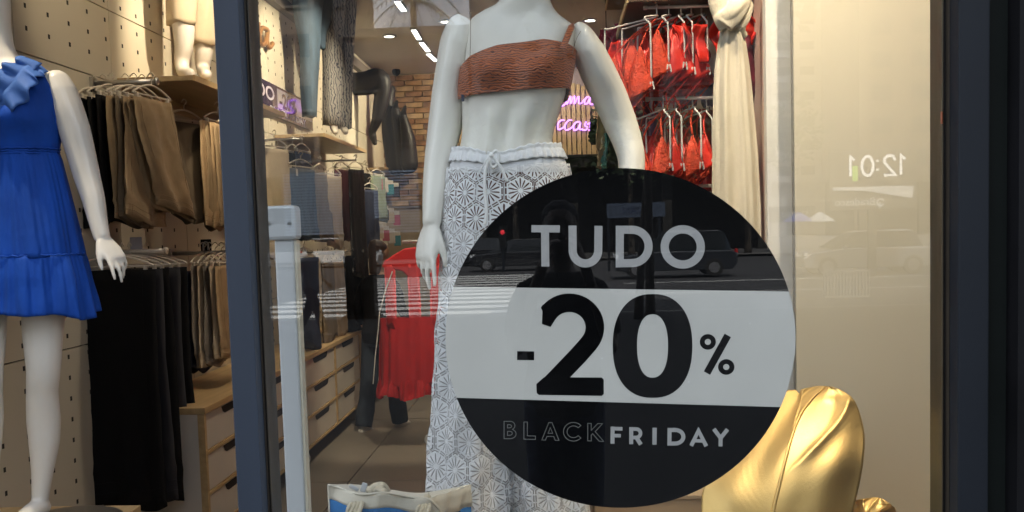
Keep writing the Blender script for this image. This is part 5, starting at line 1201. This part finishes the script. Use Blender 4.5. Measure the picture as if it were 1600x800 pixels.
# ================================================================== DRAWER UNITS
CX, CT = -1.885, .822
hd = mat('dark handle slot', (.012, .01, .01), .7)
for i, y0 in enumerate((4.865, 6.83, 8.8)):
    L_ = 1.95; t = thing('drawer_unit', ORD[i] + ' wooden six drawer unit from the street along the left wall', 'drawer unit', (CX - .22, y0, 0), 'drawer units along the left wall')
    MB().box(WX + .01, y0, CT - .035, CX + .012, y0 + L_, CT).build('top_board', M['birch'], t, bevel=.003)
    MB().box(WX + .02, y0 + .002, .13, CX - .03, y0 + L_ - .002, CT - .035).build('carcass', M['drawer'], t)
    for yy in (y0, y0 + L_/2 - .014, y0 + L_ - .028): MB().box(CX - .03, yy, .13, CX + .006, yy + .028, CT - .0352).build('upright', M['birch'], t)
    zz = .13
    for k in range(4): MB().box(CX - .03, y0 + .0285, .13 + k*.2185, CX + .003, y0 + L_ - .0285, .13 + k*.2185 + .018).build('rail', M['birch'], t)
    for cidx in range(2):
        for k in range(3):
            ya_ = y0 + .031 + cidx*(L_/2 - .012); yb_ = ya_ + L_/2 - .05; z0 = .152 + k*.2185; d = MB().box(CX - .03, ya_, z0, CX - .004, yb_, z0 + .19).build('drawer', M['drawer'], t, bevel=.002)
            MB().prism([V(CX - .0035, ya_ + .25 + q[0], z0 + .188 + q[1]) for q in ((0, 0), (.02, -.03), (.05, -.042), (.4, -.042), (.43, -.03), (.45, 0))], V(.002, 0, 0)).build('handle_slot', hd, d)
    for yy in (y0 + .12, y0 + L_ - .12):
        MB().cyl(V(CX - .06, yy - .014, .05), V(CX - .06, yy + .014, .05), .048, n=14).build('caster', M['white_plastic'], t); MB().box(CX - .08, yy - .018, .055, CX - .04, yy + .018, .13).build('caster_fork', M['steel'], t)
c = px(467, 544, Y=7.4); t = thing('small_box', 'small brown box standing on the second drawer unit', 'box', (c.x, c.y, CT)); MB().box(c.x - .12, c.y - .08, CT + .001, c.x + .1, c.y + .1, CT + .07).build('carton', M['tan'], t, bevel=.004); MB().box(c.x - .122, c.y - .082, CT + .06, c.x + .102, c.y + .102, CT + .085).build('lid', M['tan'], t, bevel=.004)
# ================================================================== RED PINAFORE ON A FLOOR RACK
RY = 7.55
rk = thing('garment_rack', 'white metal floor rack on casters behind the lace mannequin', 'rack', (px(690, 600, Y=RY).x, RY, 0))
a, b = px(628, 378, Y=RY), px(760, 372, Y=RY)
MB().cyl(V(a.x, RY + .03, a.z), V(b.x, RY + .03, a.z), .014).build('top_rail', M['steel'], rk)
for q in (px(694, 500, Y=RY).x, b.x): MB().cyl(V(q, RY + .03, .07), V(q, RY + .03, a.z), .014).build('post', M['white_plastic'], rk)
q = px(676, 670, Y=RY).x; MB().box(q - .03, RY, .075, b.x + .05, RY + .06, .105).build('foot_bar', M['white_plastic'], rk)
for q2 in (px(671, 685, Y=RY).x, b.x): MB().cyl(V(q2, RY - .015, .045), V(q2, RY + .02, .045), .042, n=16).build('caster', M['white_plastic'], rk, bevel=.006)
pin_ = thing('pinafore', 'red strappy pinafore dress hanging behind the mannequin hand', 'dress', (px(645, 400, Y=RY).x, RY, 1.3))
def rs(u0, u1, vt, vb, dy, th, seed, name, amp=.01, nc=14):
    mb = MB(); A, B = px(u0, vt, Y=RY + dy), px(u1, vt, Y=RY + dy); slab(mb, A, B, A.z, px(u0, vb, Y=RY + dy).z, th, amp, seed, nc=nc, hem=.02); return mb.build(name, M['red_cloth'], pin_, smooth=True)
mb = MB(); P = [px(u, v, Y=RY - .08) for u, v in ((596, 418), (600, 408), (612, 400), (632, 388), (652, 386), (672, 388), (690, 400), (700, 420), (672, 426), (645, 440), (628, 424))]
mb.prism(P, V(0, .06, 0)); mb.build('yoke', M['red_cloth'], pin_, bevel=.012)
rs(600, 617, 414, 512, -.07, .03, 201, 'strap', .006, 6); rs(636, 655, 414, 512, -.07, .03, 202, 'strap', .006, 6); rs(670, 694, 414, 512, -.07, .03, 203, 'strap', .006, 6)

def skirtpanel(name, vt, vb, d0, d1, a0, a1, kf, nu):
    def f(s, t):
        th = s*2*PI; p, q = px(594, vt, Y=RY - .02), px(701, vt, Y=RY - .02); c = (p + q)/2; hw_ = (q.x - p.x)/2*(1 + .04*t); z1 = px(600, vb, Y=RY - .02).z
        g = (a0 + (a1 - a0)*t)*(.6*math.sin(kf*th + 2*math.sin(th*2)) + .35*math.sin(kf*2.3*th + t) + .9*noise.noise(V(math.cos(th)*2.5, math.sin(th)*2.5, t*1.2)))
        return V(c.x + (hw_ + g)*math.cos(th), c.y + (d0 + (d1 - d0)*t + g)*math.sin(th), p.z + (z1 - p.z)*t + .02*t*math.sin(th*5 + 1))
    MB().grid(f, nu, 18, True).build(name, M['red_cloth'], pin_, smooth=True)
skirtpanel('skirt', 497, 600, .07, .11, .006, .022, 9, 140); skirtpanel('hem_ruffle', 592, 619, .11, .125, .02, .03, 17, 200)
mb = MB(); mb.tube([px(613, 424, Y=RY - .1), px(602, 455, Y=RY - .1), px(593, 488, Y=RY - .1), px(591, 515, Y=RY - .1), px(586, 560, Y=RY - .1), px(583, 600, Y=RY - .1)], .004, 6); mb.build('piping', M['cord'], pin_)
c = px(669, 417, Y=RY - .12); MB().box(c.x - .022, c.y - .003, c.z - .045, c.x + .022, c.y + .003, c.z + .045).build('price_tag', M['white_plastic'], pin_, bevel=.008)
# ---- shopper behind it
f1 = px(606, 660, Z=0)
person('woman in dark jeans and white sneakers standing behind the red pinafore', (f1.x, 8.25, 0), R(-28), 1.6, dict(legs=[(-.16, .1), (.2, .02)], arms=[((-.08, .12, -.5), (-.06, -.02, -.28)), ((.1, .25, -.42), (.08, .02, -.27))], lean=.05, look=(.1, 1, -.2)), M['black_cloth'], mat('dark jeans', (.02, .03, .048), .85, var=.2, vscale=14, bump=.2, bscale=300), M['skin'], M['hair'], .9, True)
# ================================================================== WHITE SENSOR POLE just inside the pane
PYP = 2.14
a, b = px(411, 322, Y=PYP), px(462.5, 375, Y=PYP)
t = thing('sensor_pole', 'white plastic pole with a rounded box on top inside the pane', 'sensor pole', (px(447, 600, Y=PYP).x, PYP, .6))
MB().box(a.x, PYP, b.z, b.x, PYP + .055, a.z).build('head_box', M['white_plastic'], t, bevel=.009)
for i in range(9): MB().box(a.x + .008, PYP - .0008, b.z + .04 + i*.0038, b.x - .008, PYP + .001, b.z + .0418 + i*.0038).build('rib', M['white_plastic'], t)
for u in (419.5, 453): q = px(u, 349, Y=PYP); MB().cyl(V(q.x, PYP - .0025, q.z), V(q.x, PYP + .001, q.z), .0042, n=12).build('screw', M['steel'], t)
a, b = px(428.5, 380, Y=PYP + .01), px(458, 380, Y=PYP + .01)
MB().box(a.x, PYP + .01, .6, b.x, PYP + .045, px(440, 374, Y=PYP + .01).z).build('pole', M['white_plastic'], t, bevel=.004)
MB().box(b.x + .0005, PYP + .014, .6, b.x + .006, PYP + .043, px(440, 377, Y=PYP + .01).z).build('edge_trim', M['cream'], t)
MB().box(a.x - .05, PYP - .02, .6, b.x + .05, PYP + .1, .612).build('base_plate', M['white_plastic'], t, bevel=.003)
# ================================================================== CANVAS TOTE
TY = 2.36
rim = [(512.5, 757.5), (522, 759), (532, 762), (543, 766.5), (554, 770), (566, 771.6), (578, 771.6), (590, 770), (601, 769.4), (616, 771.5), (630, 774), (646, 777), (658, 777.6), (671, 780), (679, 787), (685, 794), (691, 803)]
bag = thing('tote_bag', 'blue and cream canvas tote with rope knots at the foot of the window', 'bag', (px(600, 800, Y=TY).x, TY, .602))
RM = spline([px(u, v, Y=TY + .012*math.sin(i*.8) - .02*math.sin(i/16*PI)) for i, (u, v) in enumerate(rim)], 3); n = len(RM)
def fw(s, t, z0, z1):
    i = min(n - 1, s*(n - 1)); k = int(i); f = i - k; p = RM[k] if k >= n - 1 else RM[k]*(1 - f) + RM[k+1]*f
    zt = p.z; z = zt - z0 - (z1 - z0)*t if z1 < 1 else zt - z0 - (zt - z0 - .603)*t; dpt = zt - z
    return V(p.x + .02*dpt*(s - .5), p.y - .012*math.sin(s*PI)*min(1, dpt*6) + .004*math.sin(s*23 + dpt*30) - .004*dpt, z)
MB().grid(lambda s, t: fw(s, t, 0, .037), 60, 5).build('top_band', M['bag_cream'], bag, smooth=True, solid=.004)
MB().grid(lambda s, t: fw(s, t, .036, 9), 60, 14).build('front_panel', M['bag_blue'], bag, smooth=True, solid=.0035)
mb = MB(); mb.tube([p + V(0, -.002, .0) for p in RM], .0032, 6); mb.build('rim_binding', M['bag_cream'], bag, smooth=True)
FR = RM[-1]; BRr = px(736, 757, Y=TY + .17); BLb = px(515, 757, Y=TY + .15)
mb = MB(); G = spline([px(668, 779, Y=TY + .01), px(690, 772, Y=TY + .06), px(712, 765, Y=TY + .11), BRr], 6); m_ = len(G)
mb.loft([[p - V(0, 0, d) + V(.004*math.sin(i + d*40), 0, 0) for i, p in enumerate(G)] for d in (0, .02, .04, .058)], close=False); mb.build('side_band', M['bag_cream'], bag, smooth=True, solid=.004)
mb = MB(); mb.loft([[V(p.x, p.y, p.z - .057 + (.603 - p.z + .057)*d) for p in G] for d in (0, .3, .6, 1)], close=False); mb.build('side_panel', M['bag_blue'], bag, smooth=True, solid=.0035)
mb = MB(); BK = spline([BLb, px(560, 757.5, Y=TY + .17), px(610, 765, Y=TY + .18), px(660, 770, Y=TY + .18), BRr], 5); mb.loft([[V(p.x, p.y, p.z - d) for p in BK] for d in (0, .1, .2, .4)], close=False); mb.build('back_panel', M['bag_cream'], bag, smooth=True, solid=.004)
mb = MB(); mb.loft([[V(p.x, p.y, p.z + (.603 - p.z)*f) for p in (RM[0], BLb)] for f in (0, 1)], close=False); mb.build('side_panel', M['bag_cream'], bag, solid=.004)
def knot(c, s, name):
    mb = MB()
    for k in range(4):
        a = k*.9; mb.tube([c + V(s*(-.55 + .36*k) + s*.2*math.cos(q*PI/6), -.012 + s*.35*math.sin(q*PI/6 + a), s*.55*math.cos(q*PI/6 + .4)) for q in range(13)], s*.24, 8)
    mb.build(name, M['rope'], bag, smooth=True)
kp = px(556, 793, Y=TY - .03); knot(kp, .024, 'rope_knot'); kp = px(662, 796, Y=TY - .03); knot(kp, .022, 'rope_knot')
mb = MB(); mb.tube(spline([px(575, 771, Y=TY + .05), px(585, 762, Y=TY + .06), px(597, 760, Y=TY + .07), px(604, 768, Y=TY + .08)], 6), .012, 8); mb.tube(spline([px(580, 775, Y=TY + .06), px(592, 766, Y=TY + .05), px(602, 771, Y=TY + .04)], 6), .011, 8); mb.build('rope_handle', M['rope'], bag, smooth=True)
c = px(568.5, 761.5, Y=TY + .02); mb = MB(); ax = (V(.35, 0, 1)).normalized(); mb.obox(c, V(ax.z, 0, -ax.x)*.007, V(0, .002, 0), ax*.0125); mb.build('security_tag', M['white_plastic'], bag, bevel=.004)
c = px(553, 762, Y=TY + .03); mb = MB(); ax = V(.85, 0, -.5).normalized(); mb.obox(c, V(ax.z, 0, -ax.x)*.005, V(0, .002, 0), ax*.013); mb.build('security_tag', M['white_plastic'], bag, bevel=.004)
kp = px(668, 776, Y=TY + .03); MB().ball(kp, .009, .008, .008).build('rope_end', M['rope'], bag, smooth=True)
# ================================================================== GOLDEN LEAVES
def tilt(h): return .3*h + 1.35*max(0, h)**2
def goldleaf(label, left, mid, right, Y, depth, tipcut=()):
    t = thing('golden_leaf', label, 'leaf', px(*mid[-1], Y=Y), 'golden dried leaves in the window')
    nv = 26; Lc = spline([V(u, v, 0) for u, v in left], 8); Mc = spline([V(u, v, 0) for u, v in mid], 8); Rc = spline([V(u, v, 0) for u, v in right], 8)
    def at(C, s): i = min(len(C) - 1.001, s*(len(C) - 1)); k = int(i); return C[k].lerp(C[k+1], i - k)
    for nm, C, sg in (('blade', Lc, -1), ('blade', Rc, 1)):
        def f(a, b):
            p = at(Mc, b).lerp(at(C, b), a); y = Y + depth*(a**1.15)*(1 if sg < 0 else -.55) + .05*(b - .5)**2 + .0025*math.sin(a*11 + b*6)*a + .0025*math.sin(b*21 + a*3 + sg*2)*a + .012*noise.noise(V(a*2.2 + sg*9, b*3.1, depth*50))*a
            if sg > 0: y += .045*max(0, a*1.1 + b*1.4 - 1.15)*a - .012*math.exp(-((b - .16 - .1*a)/.035)**2)*max(0, a - .3)
            else: y += .014*math.sin(b*5 - a*2.2)*a
            rl = b - .2 - .5*(1 - a); y += (-.013*math.exp(-abs(rl)/.05) + .00025*math.sin(170*(b + .35*a)))*min(1, a*3) if sg > 0 else (-.01*math.exp(-abs(b - .45 + .3*a)/.06) + .00025*math.sin(170*(b + .3*a)))*min(1, a*3)
            h_ = (820 - p.y)/1500*2.4; y += tilt(h_)
            return px(p.x, p.y, Y=y)
        MB().grid(f, 30, 160).build(nm, M['gold'], t, smooth=True, solid=.0016)
    mb = MB(); mb.tube([px(at(Mc, i/24).x, at(Mc, i/24).y, Y=Y - .004 + .05*(i/24 - .5)**2 + tilt((820 - at(Mc, i/24).y)/1500*2.4)) for i in range(25)], [.003 + .0022*i/24 for i in range(25)], 8); mb.build('midrib', M['gold'], t, smooth=True)
    return t
goldleaf('large golden leaf with bent tip standing right of the sticker', [(1283, 603), (1268, 605), (1252, 609), (1249, 615), (1240, 609), (1215, 618), (1172, 664), (1135, 712), (1104, 752), (1096, 785), (1099, 840)],
         [(1290, 604), (1272, 620), (1252, 645), (1238, 680), (1228, 715), (1218, 755), (1208, 800), (1202, 850)], [(1298, 604), (1315, 610), (1334, 625), (1346, 655), (1351, 685), (1349, 720), (1343, 755), (1334, 795), (1320, 850)], 2.42, .05)
goldleaf('low golden leaf peeping out at the bottom right', [(1366, 777), (1335, 783), (1310, 800), (1300, 840)], [(1372, 778), (1358, 795), (1345, 820), (1335, 850)], [(1378, 779), (1394, 790), (1400, 800), (1404, 840)], 2.5, .03)
t = thing('leaf_vase', 'tan pot holding the golden leaves below the sticker', 'pot', (px(1215, 800, Y=2.46).x, 2.46, .6)); c = V(px(1215, 800, Y=2.46).x, 2.46, 0)
MB().loft([[V(c.x + r*math.cos(k*PI/14), c.y + r*math.sin(k*PI/14), z) for k in range(28)] for r, z in ((.07, .601), (.09, .66), (.095, .74), (.075, .82), (.05, .86), (.055, .88), (.045, .875), (.04, .84))]).build('pot_body', M['kraft'], t, smooth=True)
kt = thing('tan_plinth', 'tan display plinth whose top edge shows under the sticker', 'plinth', (.2, 2.8, .6)); p = px(1000, 781, Y=2.78)
MB().box(px(928, 785, Y=2.78).x, 2.78, .6, px(1200, 785, Y=2.78).x, 2.97, p.z).build('plinth_body', M['kraft'], kt, bevel=.003); MB().box(px(926, 785, Y=2.78).x, 2.776, p.z + .0005, px(1202, 785, Y=2.78).x, 2.972, p.z + .012).build('plinth_lid', M['kraft'], kt, bevel=.002)
# ================================================================== RED SWIMWEAR ON THE RIGHT WALL
def cup(mb, apex, l, r, bulge, out):
    "bulging triangular cup"
    def f(a, b):
        base = l.lerp(r, a); mid0 = l.lerp(r, .5); cen = apex.lerp(mid0, b); p = cen + (base - mid0)*(min(1, b*1.02)**.8)*1.2; k = math.sin(a*PI)*math.sin(min(1, b*1.02)*PI*.62)
        return p + out*(bulge*k) + V(0, 0, -.018*math.sin(a*PI)*b**3) + out*((.0035*math.sin(a*26 + 2*b) + .0025*math.sin(a*47 + 5*b))*(1 - .5*b)*math.sin(a*PI)) + out*(.004*noise.noise(V(a*5, b*5, apex.x*90)))
    mb.grid(f, 14, 14)
def bikini(label, hook, clip, Y, m, hm, size=.1, wide=.13, group='bikini tops on the right wall', dirn=(-.78, .62), ruffle=False, hang=True):
    H = px(*hook, Y=Y + .06); N = px(*clip, Y=Y); d = V(dirn[0], dirn[1], 0); F = N + d*wide*1.1 + V(0, 0, -.02); out = V(-.67, -.74, 0)
    t = thing('bikini_top', label, 'bikini', N, group)
    mb = MB(); mid = N.lerp(F, .5) + V(0, 0, -.02); top1 = N.lerp(F, .22) + V(0, 0, size*1.12); top2 = N.lerp(F, .8) + V(0, 0, size*1.08)
    q1 = MB(); cup(q1, top1, N + V(0, 0, -.005), mid + V(0, 0, -.01), .04, out); q1.build('cup', m, t, smooth=True, solid=.004)
    q2 = MB(); cup(q2, top2, mid + V(0, 0, -.012), F + V(0, 0, -.01), .04, out); q2.build('cup', m, t, smooth=True, solid=.004)
    mb.tube(spline([N, N.lerp(mid, .5) + out*.02 - V(0, 0, .012), mid - V(0, 0, .018), F], 5), .004, 6); hk = V(H.x, H.y, H.z - .03)
    mb.tube(spline([top1, top1.lerp(hk, .5) + out*.012, hk], 4), .0034, 6); mb.tube(spline([top2, top2.lerp(hk, .5) + d*.02, hk], 4), .0034, 6)
    mb.tube(spline([F, F + V(-.01, 0, -.05), F + V(.015, 0, -.1)], 4), .003, 6); mb.tube(spline([N, N + V(-.03, .0, -.035), N + V(-.075, .02, -.085)], 4), .0028, 6)
    
    for ap_, l_, r_ in ((top1, N, mid), (top2, mid, F)):
        for e_ in (l_, r_): mb.tube(spline([ap_, ap_.lerp(e_, .4) + (e_ - l_.lerp(r_, .5))*.22 + out*.012, e_ + V(0, 0, -.006)], 5), .0032, 5)
    q_ = random.Random(int(abs(N.x)*1e5) % 9973)
    for k_ in range(2):
        p_ = N.lerp(F, q_.uniform(.2, .9)) + V(0, 0, -.02); mb.tube(spline([p_, p_ + V(q_.uniform(-.03, .02), 0, -.05), p_ + V(q_.uniform(-.05, .03), 0, -q_.uniform(.08, .14))], 4), .0022, 5)
    mb.build('straps', m, t, smooth=True)
    if ruffle:
        for c_ in (top1, top2):
            q = MB(); q.grid(lambda a, b: c_ + d*(.09*(a - .5)) + V(0, 0, .02 - .13*b) + out*(.028 + .017*math.sin(a*15 + 1.5*b + c_.x*60) + .007*math.sin(a*29 - b*3) + .006*math.sin(b*9 + a*4)) + d*(.012*math.sin(b*6 + c_.x*50)), 40, 16); q.build('frill', m, t, smooth=True, solid=.003)
    if hang:
        g = thing('hanger', 'clip hanger with ' + ' '.join(label.split()[:13]), 'hanger', H, 'swimwear hangers'); up = V(0, 0, 1); mb = MB()
        arch_n = V(N.x, N.y, H.z - .06); arch_f = V(F.x, F.y, H.z - .07)
        mb.tube(spline([N + up*.012, N.lerp(arch_n, .9), arch_n + d*.004, arch_n + d*.022 + up*.022, H - up*.028, arch_f - d*.025 + up*.016, arch_f, F + up*.012], 5), .0033, 7); mb.build('arms', hm, g, smooth=True)
        MB().tube(spline([H - up*.028, H - up*.008, H + up*.012 + V(0, .008, 0), H + up*.016, H + up*.008 - V(0, .008, 0)], 4), .0028, 6).build('hook', hm, g, smooth=True)
        for p in (N, F):
            for sg in (-1, 1): MB().obox(p + V(sg*.0055, -.004, .002), V(.0028, 0, sg*.001), V(0, .004, 0), V(-sg*.002, 0, .013)).build('clip', hm, g, bevel=.0015)
    return t
hw = M['hanger_white']
for i, (hk, cl, m_, rf) in enumerate((((1026, 13), (1018, 135), M['orange_bikini'], False), ((1045, 12), (1045, 108), M['orange_bikini'], False), ((1064, 11), (1070, 104), M['scarlet'], False), ((1080, 11), (1083, 112), M['scarlet'], True), ((1096, 10), (1106, 112), M['scarlet'], True))):
    bikini(ORD[i] + ' bikini top from the left on the upper swimwear rail, ' + ('textured orange', 'plain orange', 'scarlet', 'scarlet satin', 'frilled scarlet')[i], hk, cl, 3.28 + .02*i, m_, hw, ruffle=rf, size=.125, wide=.17)
for i, (hk, cl, m_) in enumerate((((1036, 158), (1048, 262), M['orange_bikini']), ((1056, 157), (1066, 262), M['scarlet']), ((1082, 156), (1096, 260), M['orange_bikini']), ((1104, 160), (1114, 255), M['scarlet']))):
    bikini(ORD[i] + ' bikini top from the left on the middle swimwear rail, ' + ('orange triangle', 'narrow scarlet', 'large orange red', 'dark scarlet')[i], hk, cl, 3.32 + .02*i, m_, hw)
for i, (hk, cl, m_, Yq, rf) in enumerate((((1034, 14), (1030, 122), M['scarlet'], 3.44, True), ((1054, 13), (1056, 128), M['orange_bikini'], 3.46, False), ((1073, 13), (1094, 130), M['scarlet'], 3.48, True), ((1104, 12), (1112, 128), M['orange_bikini'], 3.5, True), ((1046, 159), (1038, 268), M['scarlet'], 3.5, False), ((1070, 158), (1080, 270), M['scarlet'], 3.52, True), ((1094, 158), (1106, 272), M['orange_bikini'], 3.5, False))):
    bikini(('frilled scarlet top tucked behind the first bikini of the upper rail', 'orange top peeping out below the second bikini of the upper rail', 'frilled scarlet top hanging lowest on the upper rail', 'frilled orange top next to the linen garment on the upper rail', 'scarlet top behind the first bikini of the middle rail', 'frilled scarlet top behind the second bikini of the middle rail', 'orange top behind the large orange red bikini')[i], hk, cl, Yq, m_, hw, size=.13, wide=.17, ruffle=rf, hang=False)
for i, (hk, cl, m_) in enumerate((((1060, 296), (1058, 352), M['wine']), ((1084, 296), (1090, 362), M['scarlet']), ((1106, 295), (1112, 370), M['wine']))):
    bikini(ORD[i] + ' bikini top from the left on the lowest swimwear rail, ' + ('wine', 'scarlet', 'wine red')[i], hk, cl, 3.36, m_, hw, hang=i < 2)
bikini('frilled scarlet bikini top showing right of the linen garment', (1172, 30), (1176, 60), 3.34, M['scarlet'], hw, ruffle=True, hang=False, size=.08, wide=.09)
for lab, v, u0, Yr in (('upper white rail of red bikini tops', 12, 1011, 3.36), ('middle white rail of red bikini tops', 155, 1014, 3.4), ('lowest white rail of red bikini tops', 292, 1020, 3.44)):
    p = px(u0, v, Y=Yr); bar(lab, V(.667, Yr, p.z - .004), p, .006, hw, 'swimwear rails')
gr = 'dark red garments behind the bikinis'
for i, (u0, u1, vt, vb, m_, Yq) in enumerate(((1010, 1030, 60, 150, M['wine'], 4.1), (1036, 1060, 50, 152, M['red_cloth'], 4.0), (1058, 1082, 70, 160, M['wine'], 3.9), (1086, 1115, 110, 155, M['purple'], 3.75), (1018, 1040, 175, 262, M['purple'], 4.2), (1046, 1064, 178, 270, M['wine'], 4.1), (1072, 1100, 176, 285, M['wine'], 4.0), (1098, 1122, 170, 290, M['red_cloth'], 3.9), (1164, 1186, 40, 150, M['wine'], 3.3))):
    garment('top', ORD[i] + ' ' + ('wine', 'red', 'maroon', 'mauve', 'dusky mauve', 'dark wine', 'deep wine', 'deep red', 'brick')[i] + ' garment hanging behind the bikini tops', 'top', u0, Yq, u1, Yq + .12, vt, vb, m_, .03, .012, 300 + i, gr, hang=False)
# further in: pink, pale and dark lingerie
for i, (hk, cl, m_, Yq) in enumerate((((984, 45), (986, 90), M['pink'], 4.6), ((970, 60), (972, 104), M['pink'], 4.9), ((1004, 100), (1008, 155), M['pink'], 4.2), ((1000, 130), (1016, 185), M['wine'], 4.3))):
    bikini(('crimson lace bra nearest the brown shelf', 'crimson lace bra furthest left', 'coral pink bra beside the mannequin elbow', 'wine bra below the coral pink one')[i], hk, cl, Yq, m_, hw, group='lingerie deeper on the right wall', size=.13, wide=.12, ruffle=i < 2)
lm_ = [M['black_cloth'], M['beige_cloth'], M['teal'], M['black_cloth'], M['beige_cloth'], M['green_cloth'], M['purple'], M['grey_cloth']]
for i, (u, v0, v1, Yq) in enumerate(((930, 185, 222, 7.5), (940, 178, 262, 7.0), (952, 208, 258, 6.6), (962, 190, 262, 6.4), (946, 225, 262, 6.9), (1004, 190, 260, 5.6), (1012, 200, 262, 5.2), (985, 150, 200, 5.8))):
    garment('lingerie', ('black', 'beige', 'teal lace', 'dark', 'sand', 'sage', 'mauve', 'grey')[i] + ' lingerie piece hanging ' + ('beside the neon words', 'right of the neon words', 'by the mannequin forearm', 'close to the mannequin elbow', 'low beside the neon panel', 'behind the mannequin elbow', 'left of the bikinis', 'under the pink bras')[i], 'lingerie', u - 6, Yq, u + 7, Yq + .15, v0, v1, lm_[i], .04, .02, 400 + i, 'lingerie deeper on the right wall', hm=hw)
for i, (u, v, Yq) in enumerate(((925, 172, 7.2), (975, 118, 5.4), (990, 190, 5.5))):
    p = px(u, v, Y=Yq); bar(('short rail beside the neon panel', 'short brass rail under the pink bras', 'short rail behind the mannequin elbow')[i], V(.667, Yq, p.z), p, .008, M['hanger'], 'lingerie rails')
c = px(948, 80, Y=7.2); t = thing('pendant_lantern', 'cream cloth lantern with dark top hanging by the arm', 'lantern', c)
MB().loft([[c + V(r*math.cos(k*PI/8), r*math.sin(k*PI/8), z) for k in range(16)] for r, z in ((.04, .07), (.06, .03), (.065, -.05), (.05, -.1))]).build('shade', M['beige_cloth'], t, smooth=True); MB().tube(spline([c + V(-.035, 0, .075), c + V(0, 0, .09), c + V(.03, 0, .085)], 3), .01, 6).build('cap', M['black'], t); MB().cyl(c + V(0, 0, .09), V(c.x, c.y, CEIL), .003).build('cord', M['black'], t)
# ---- knotted linen garment
LY = 3.06
ln = thing('linen_garment', 'long natural linen garment tied in a knot beside the bikinis', 'garment', px(1145, 50, Y=LY))
LG = [(-40, 1120, 1166), (30, 1122, 1163), (48, 1126, 1160), (70, 1121, 1166), (110, 1116, 1172), (160, 1114, 1177), (240, 1113, 1184), (320, 1112, 1188), (420, 1112, 1190), (560, 1112, 1192), (800, 1110, 1194)]
def lf(a, b):
    v = 44 + 756*b; uL, uR = interp(LG, v); th = a*2*PI; p, q = px(uL, v, Y=LY), px(uR, v, Y=LY); c = (p + q)/2; w_ = (q.x - p.x)/2
    fold = (.005 + .004*b)*math.sin(th*6 + 1 + b*2) + .003*math.sin(th*11 - b*3) + .012*math.exp(-((math.cos(th) - .25 - .1*b)/.1)**2)*(math.sin(th) < 0)
    return V(c.x + w_*math.cos(th), c.y + (.035 + .02*b)*math.sin(th) - fold*(math.sin(th) < 0) + (0 if math.sin(th) < 0 else .0), c.z)
MB().grid(lambda a, b: lf(-a, b), 72, 60, True).build('drape', M['linen'], ln, smooth=True)
mb = MB()
def band(pts, r, fl=.5, ref=V(0, -1, 0)):
    P = spline(pts, 7); mb.tube(P, [((r[0] + (r[1] - r[0])*i/(len(P)-1))*fl, r[0] + (r[1] - r[0])*i/(len(P)-1)) for i in range(len(P))], 12, ref=ref)
k = lambda u, v, d=0: px(u, v, Y=LY - .03 + d)
band([k(1122, -30), k(1124, 0), k(1132, 22), k(1142, 40)], (.034, .04)); band([k(1160, -30), k(1158, -4), k(1150, 18, -.02), k(1132, 40, -.02)], (.034, .03))
band([k(1164, 4, .02), k(1160, 26, .0), k(1153, 44, -.0), k(1160, 60, .02)], (.03, .02)); band([k(1118, 34, .0), k(1136, 24, -.028), k(1152, 6, -.028), k(1164, -8, .01)], (.022, .024))
remesh(mb, 'knot', M['linen'], .004, 3, ln)
# ================================================================== PEOPLE OF THE STREET
p = sv(489, 522, Z=0); person('pedestrian in grey shirt striding along the pavement', (p.x, p.y, 0), R(-70), 1.66, dict(legs=[(.42, .12), (-.34, .25)], arms=[((-.06, -.18, -.48), (-.06, -.12, -.26)), ((.06, .2, -.44), (.05, .02, -.27))], drop=.04, look=(0, 1, -.1)), mat('slate shirt', (.07, .085, .11), .8), M['black_cloth'], M['skin_dark'], M['black'], .35)
person('photographer in dark clothes holding the camera on the pavement', (0, -.42, 0), 0, 1.78, dict(legs=[(.03, .02), (-.04, .02)], arms=[((.1, .3, .12), (-.03, .1, -.26)), ((-.08, .3, .12), (.03, .1, -.26))], look=(0, 1, .0)), M['black_cloth'], M['navy_cloth'], mat('deep brown skin', (.05, .028, .018), .6), M['black'], .6)
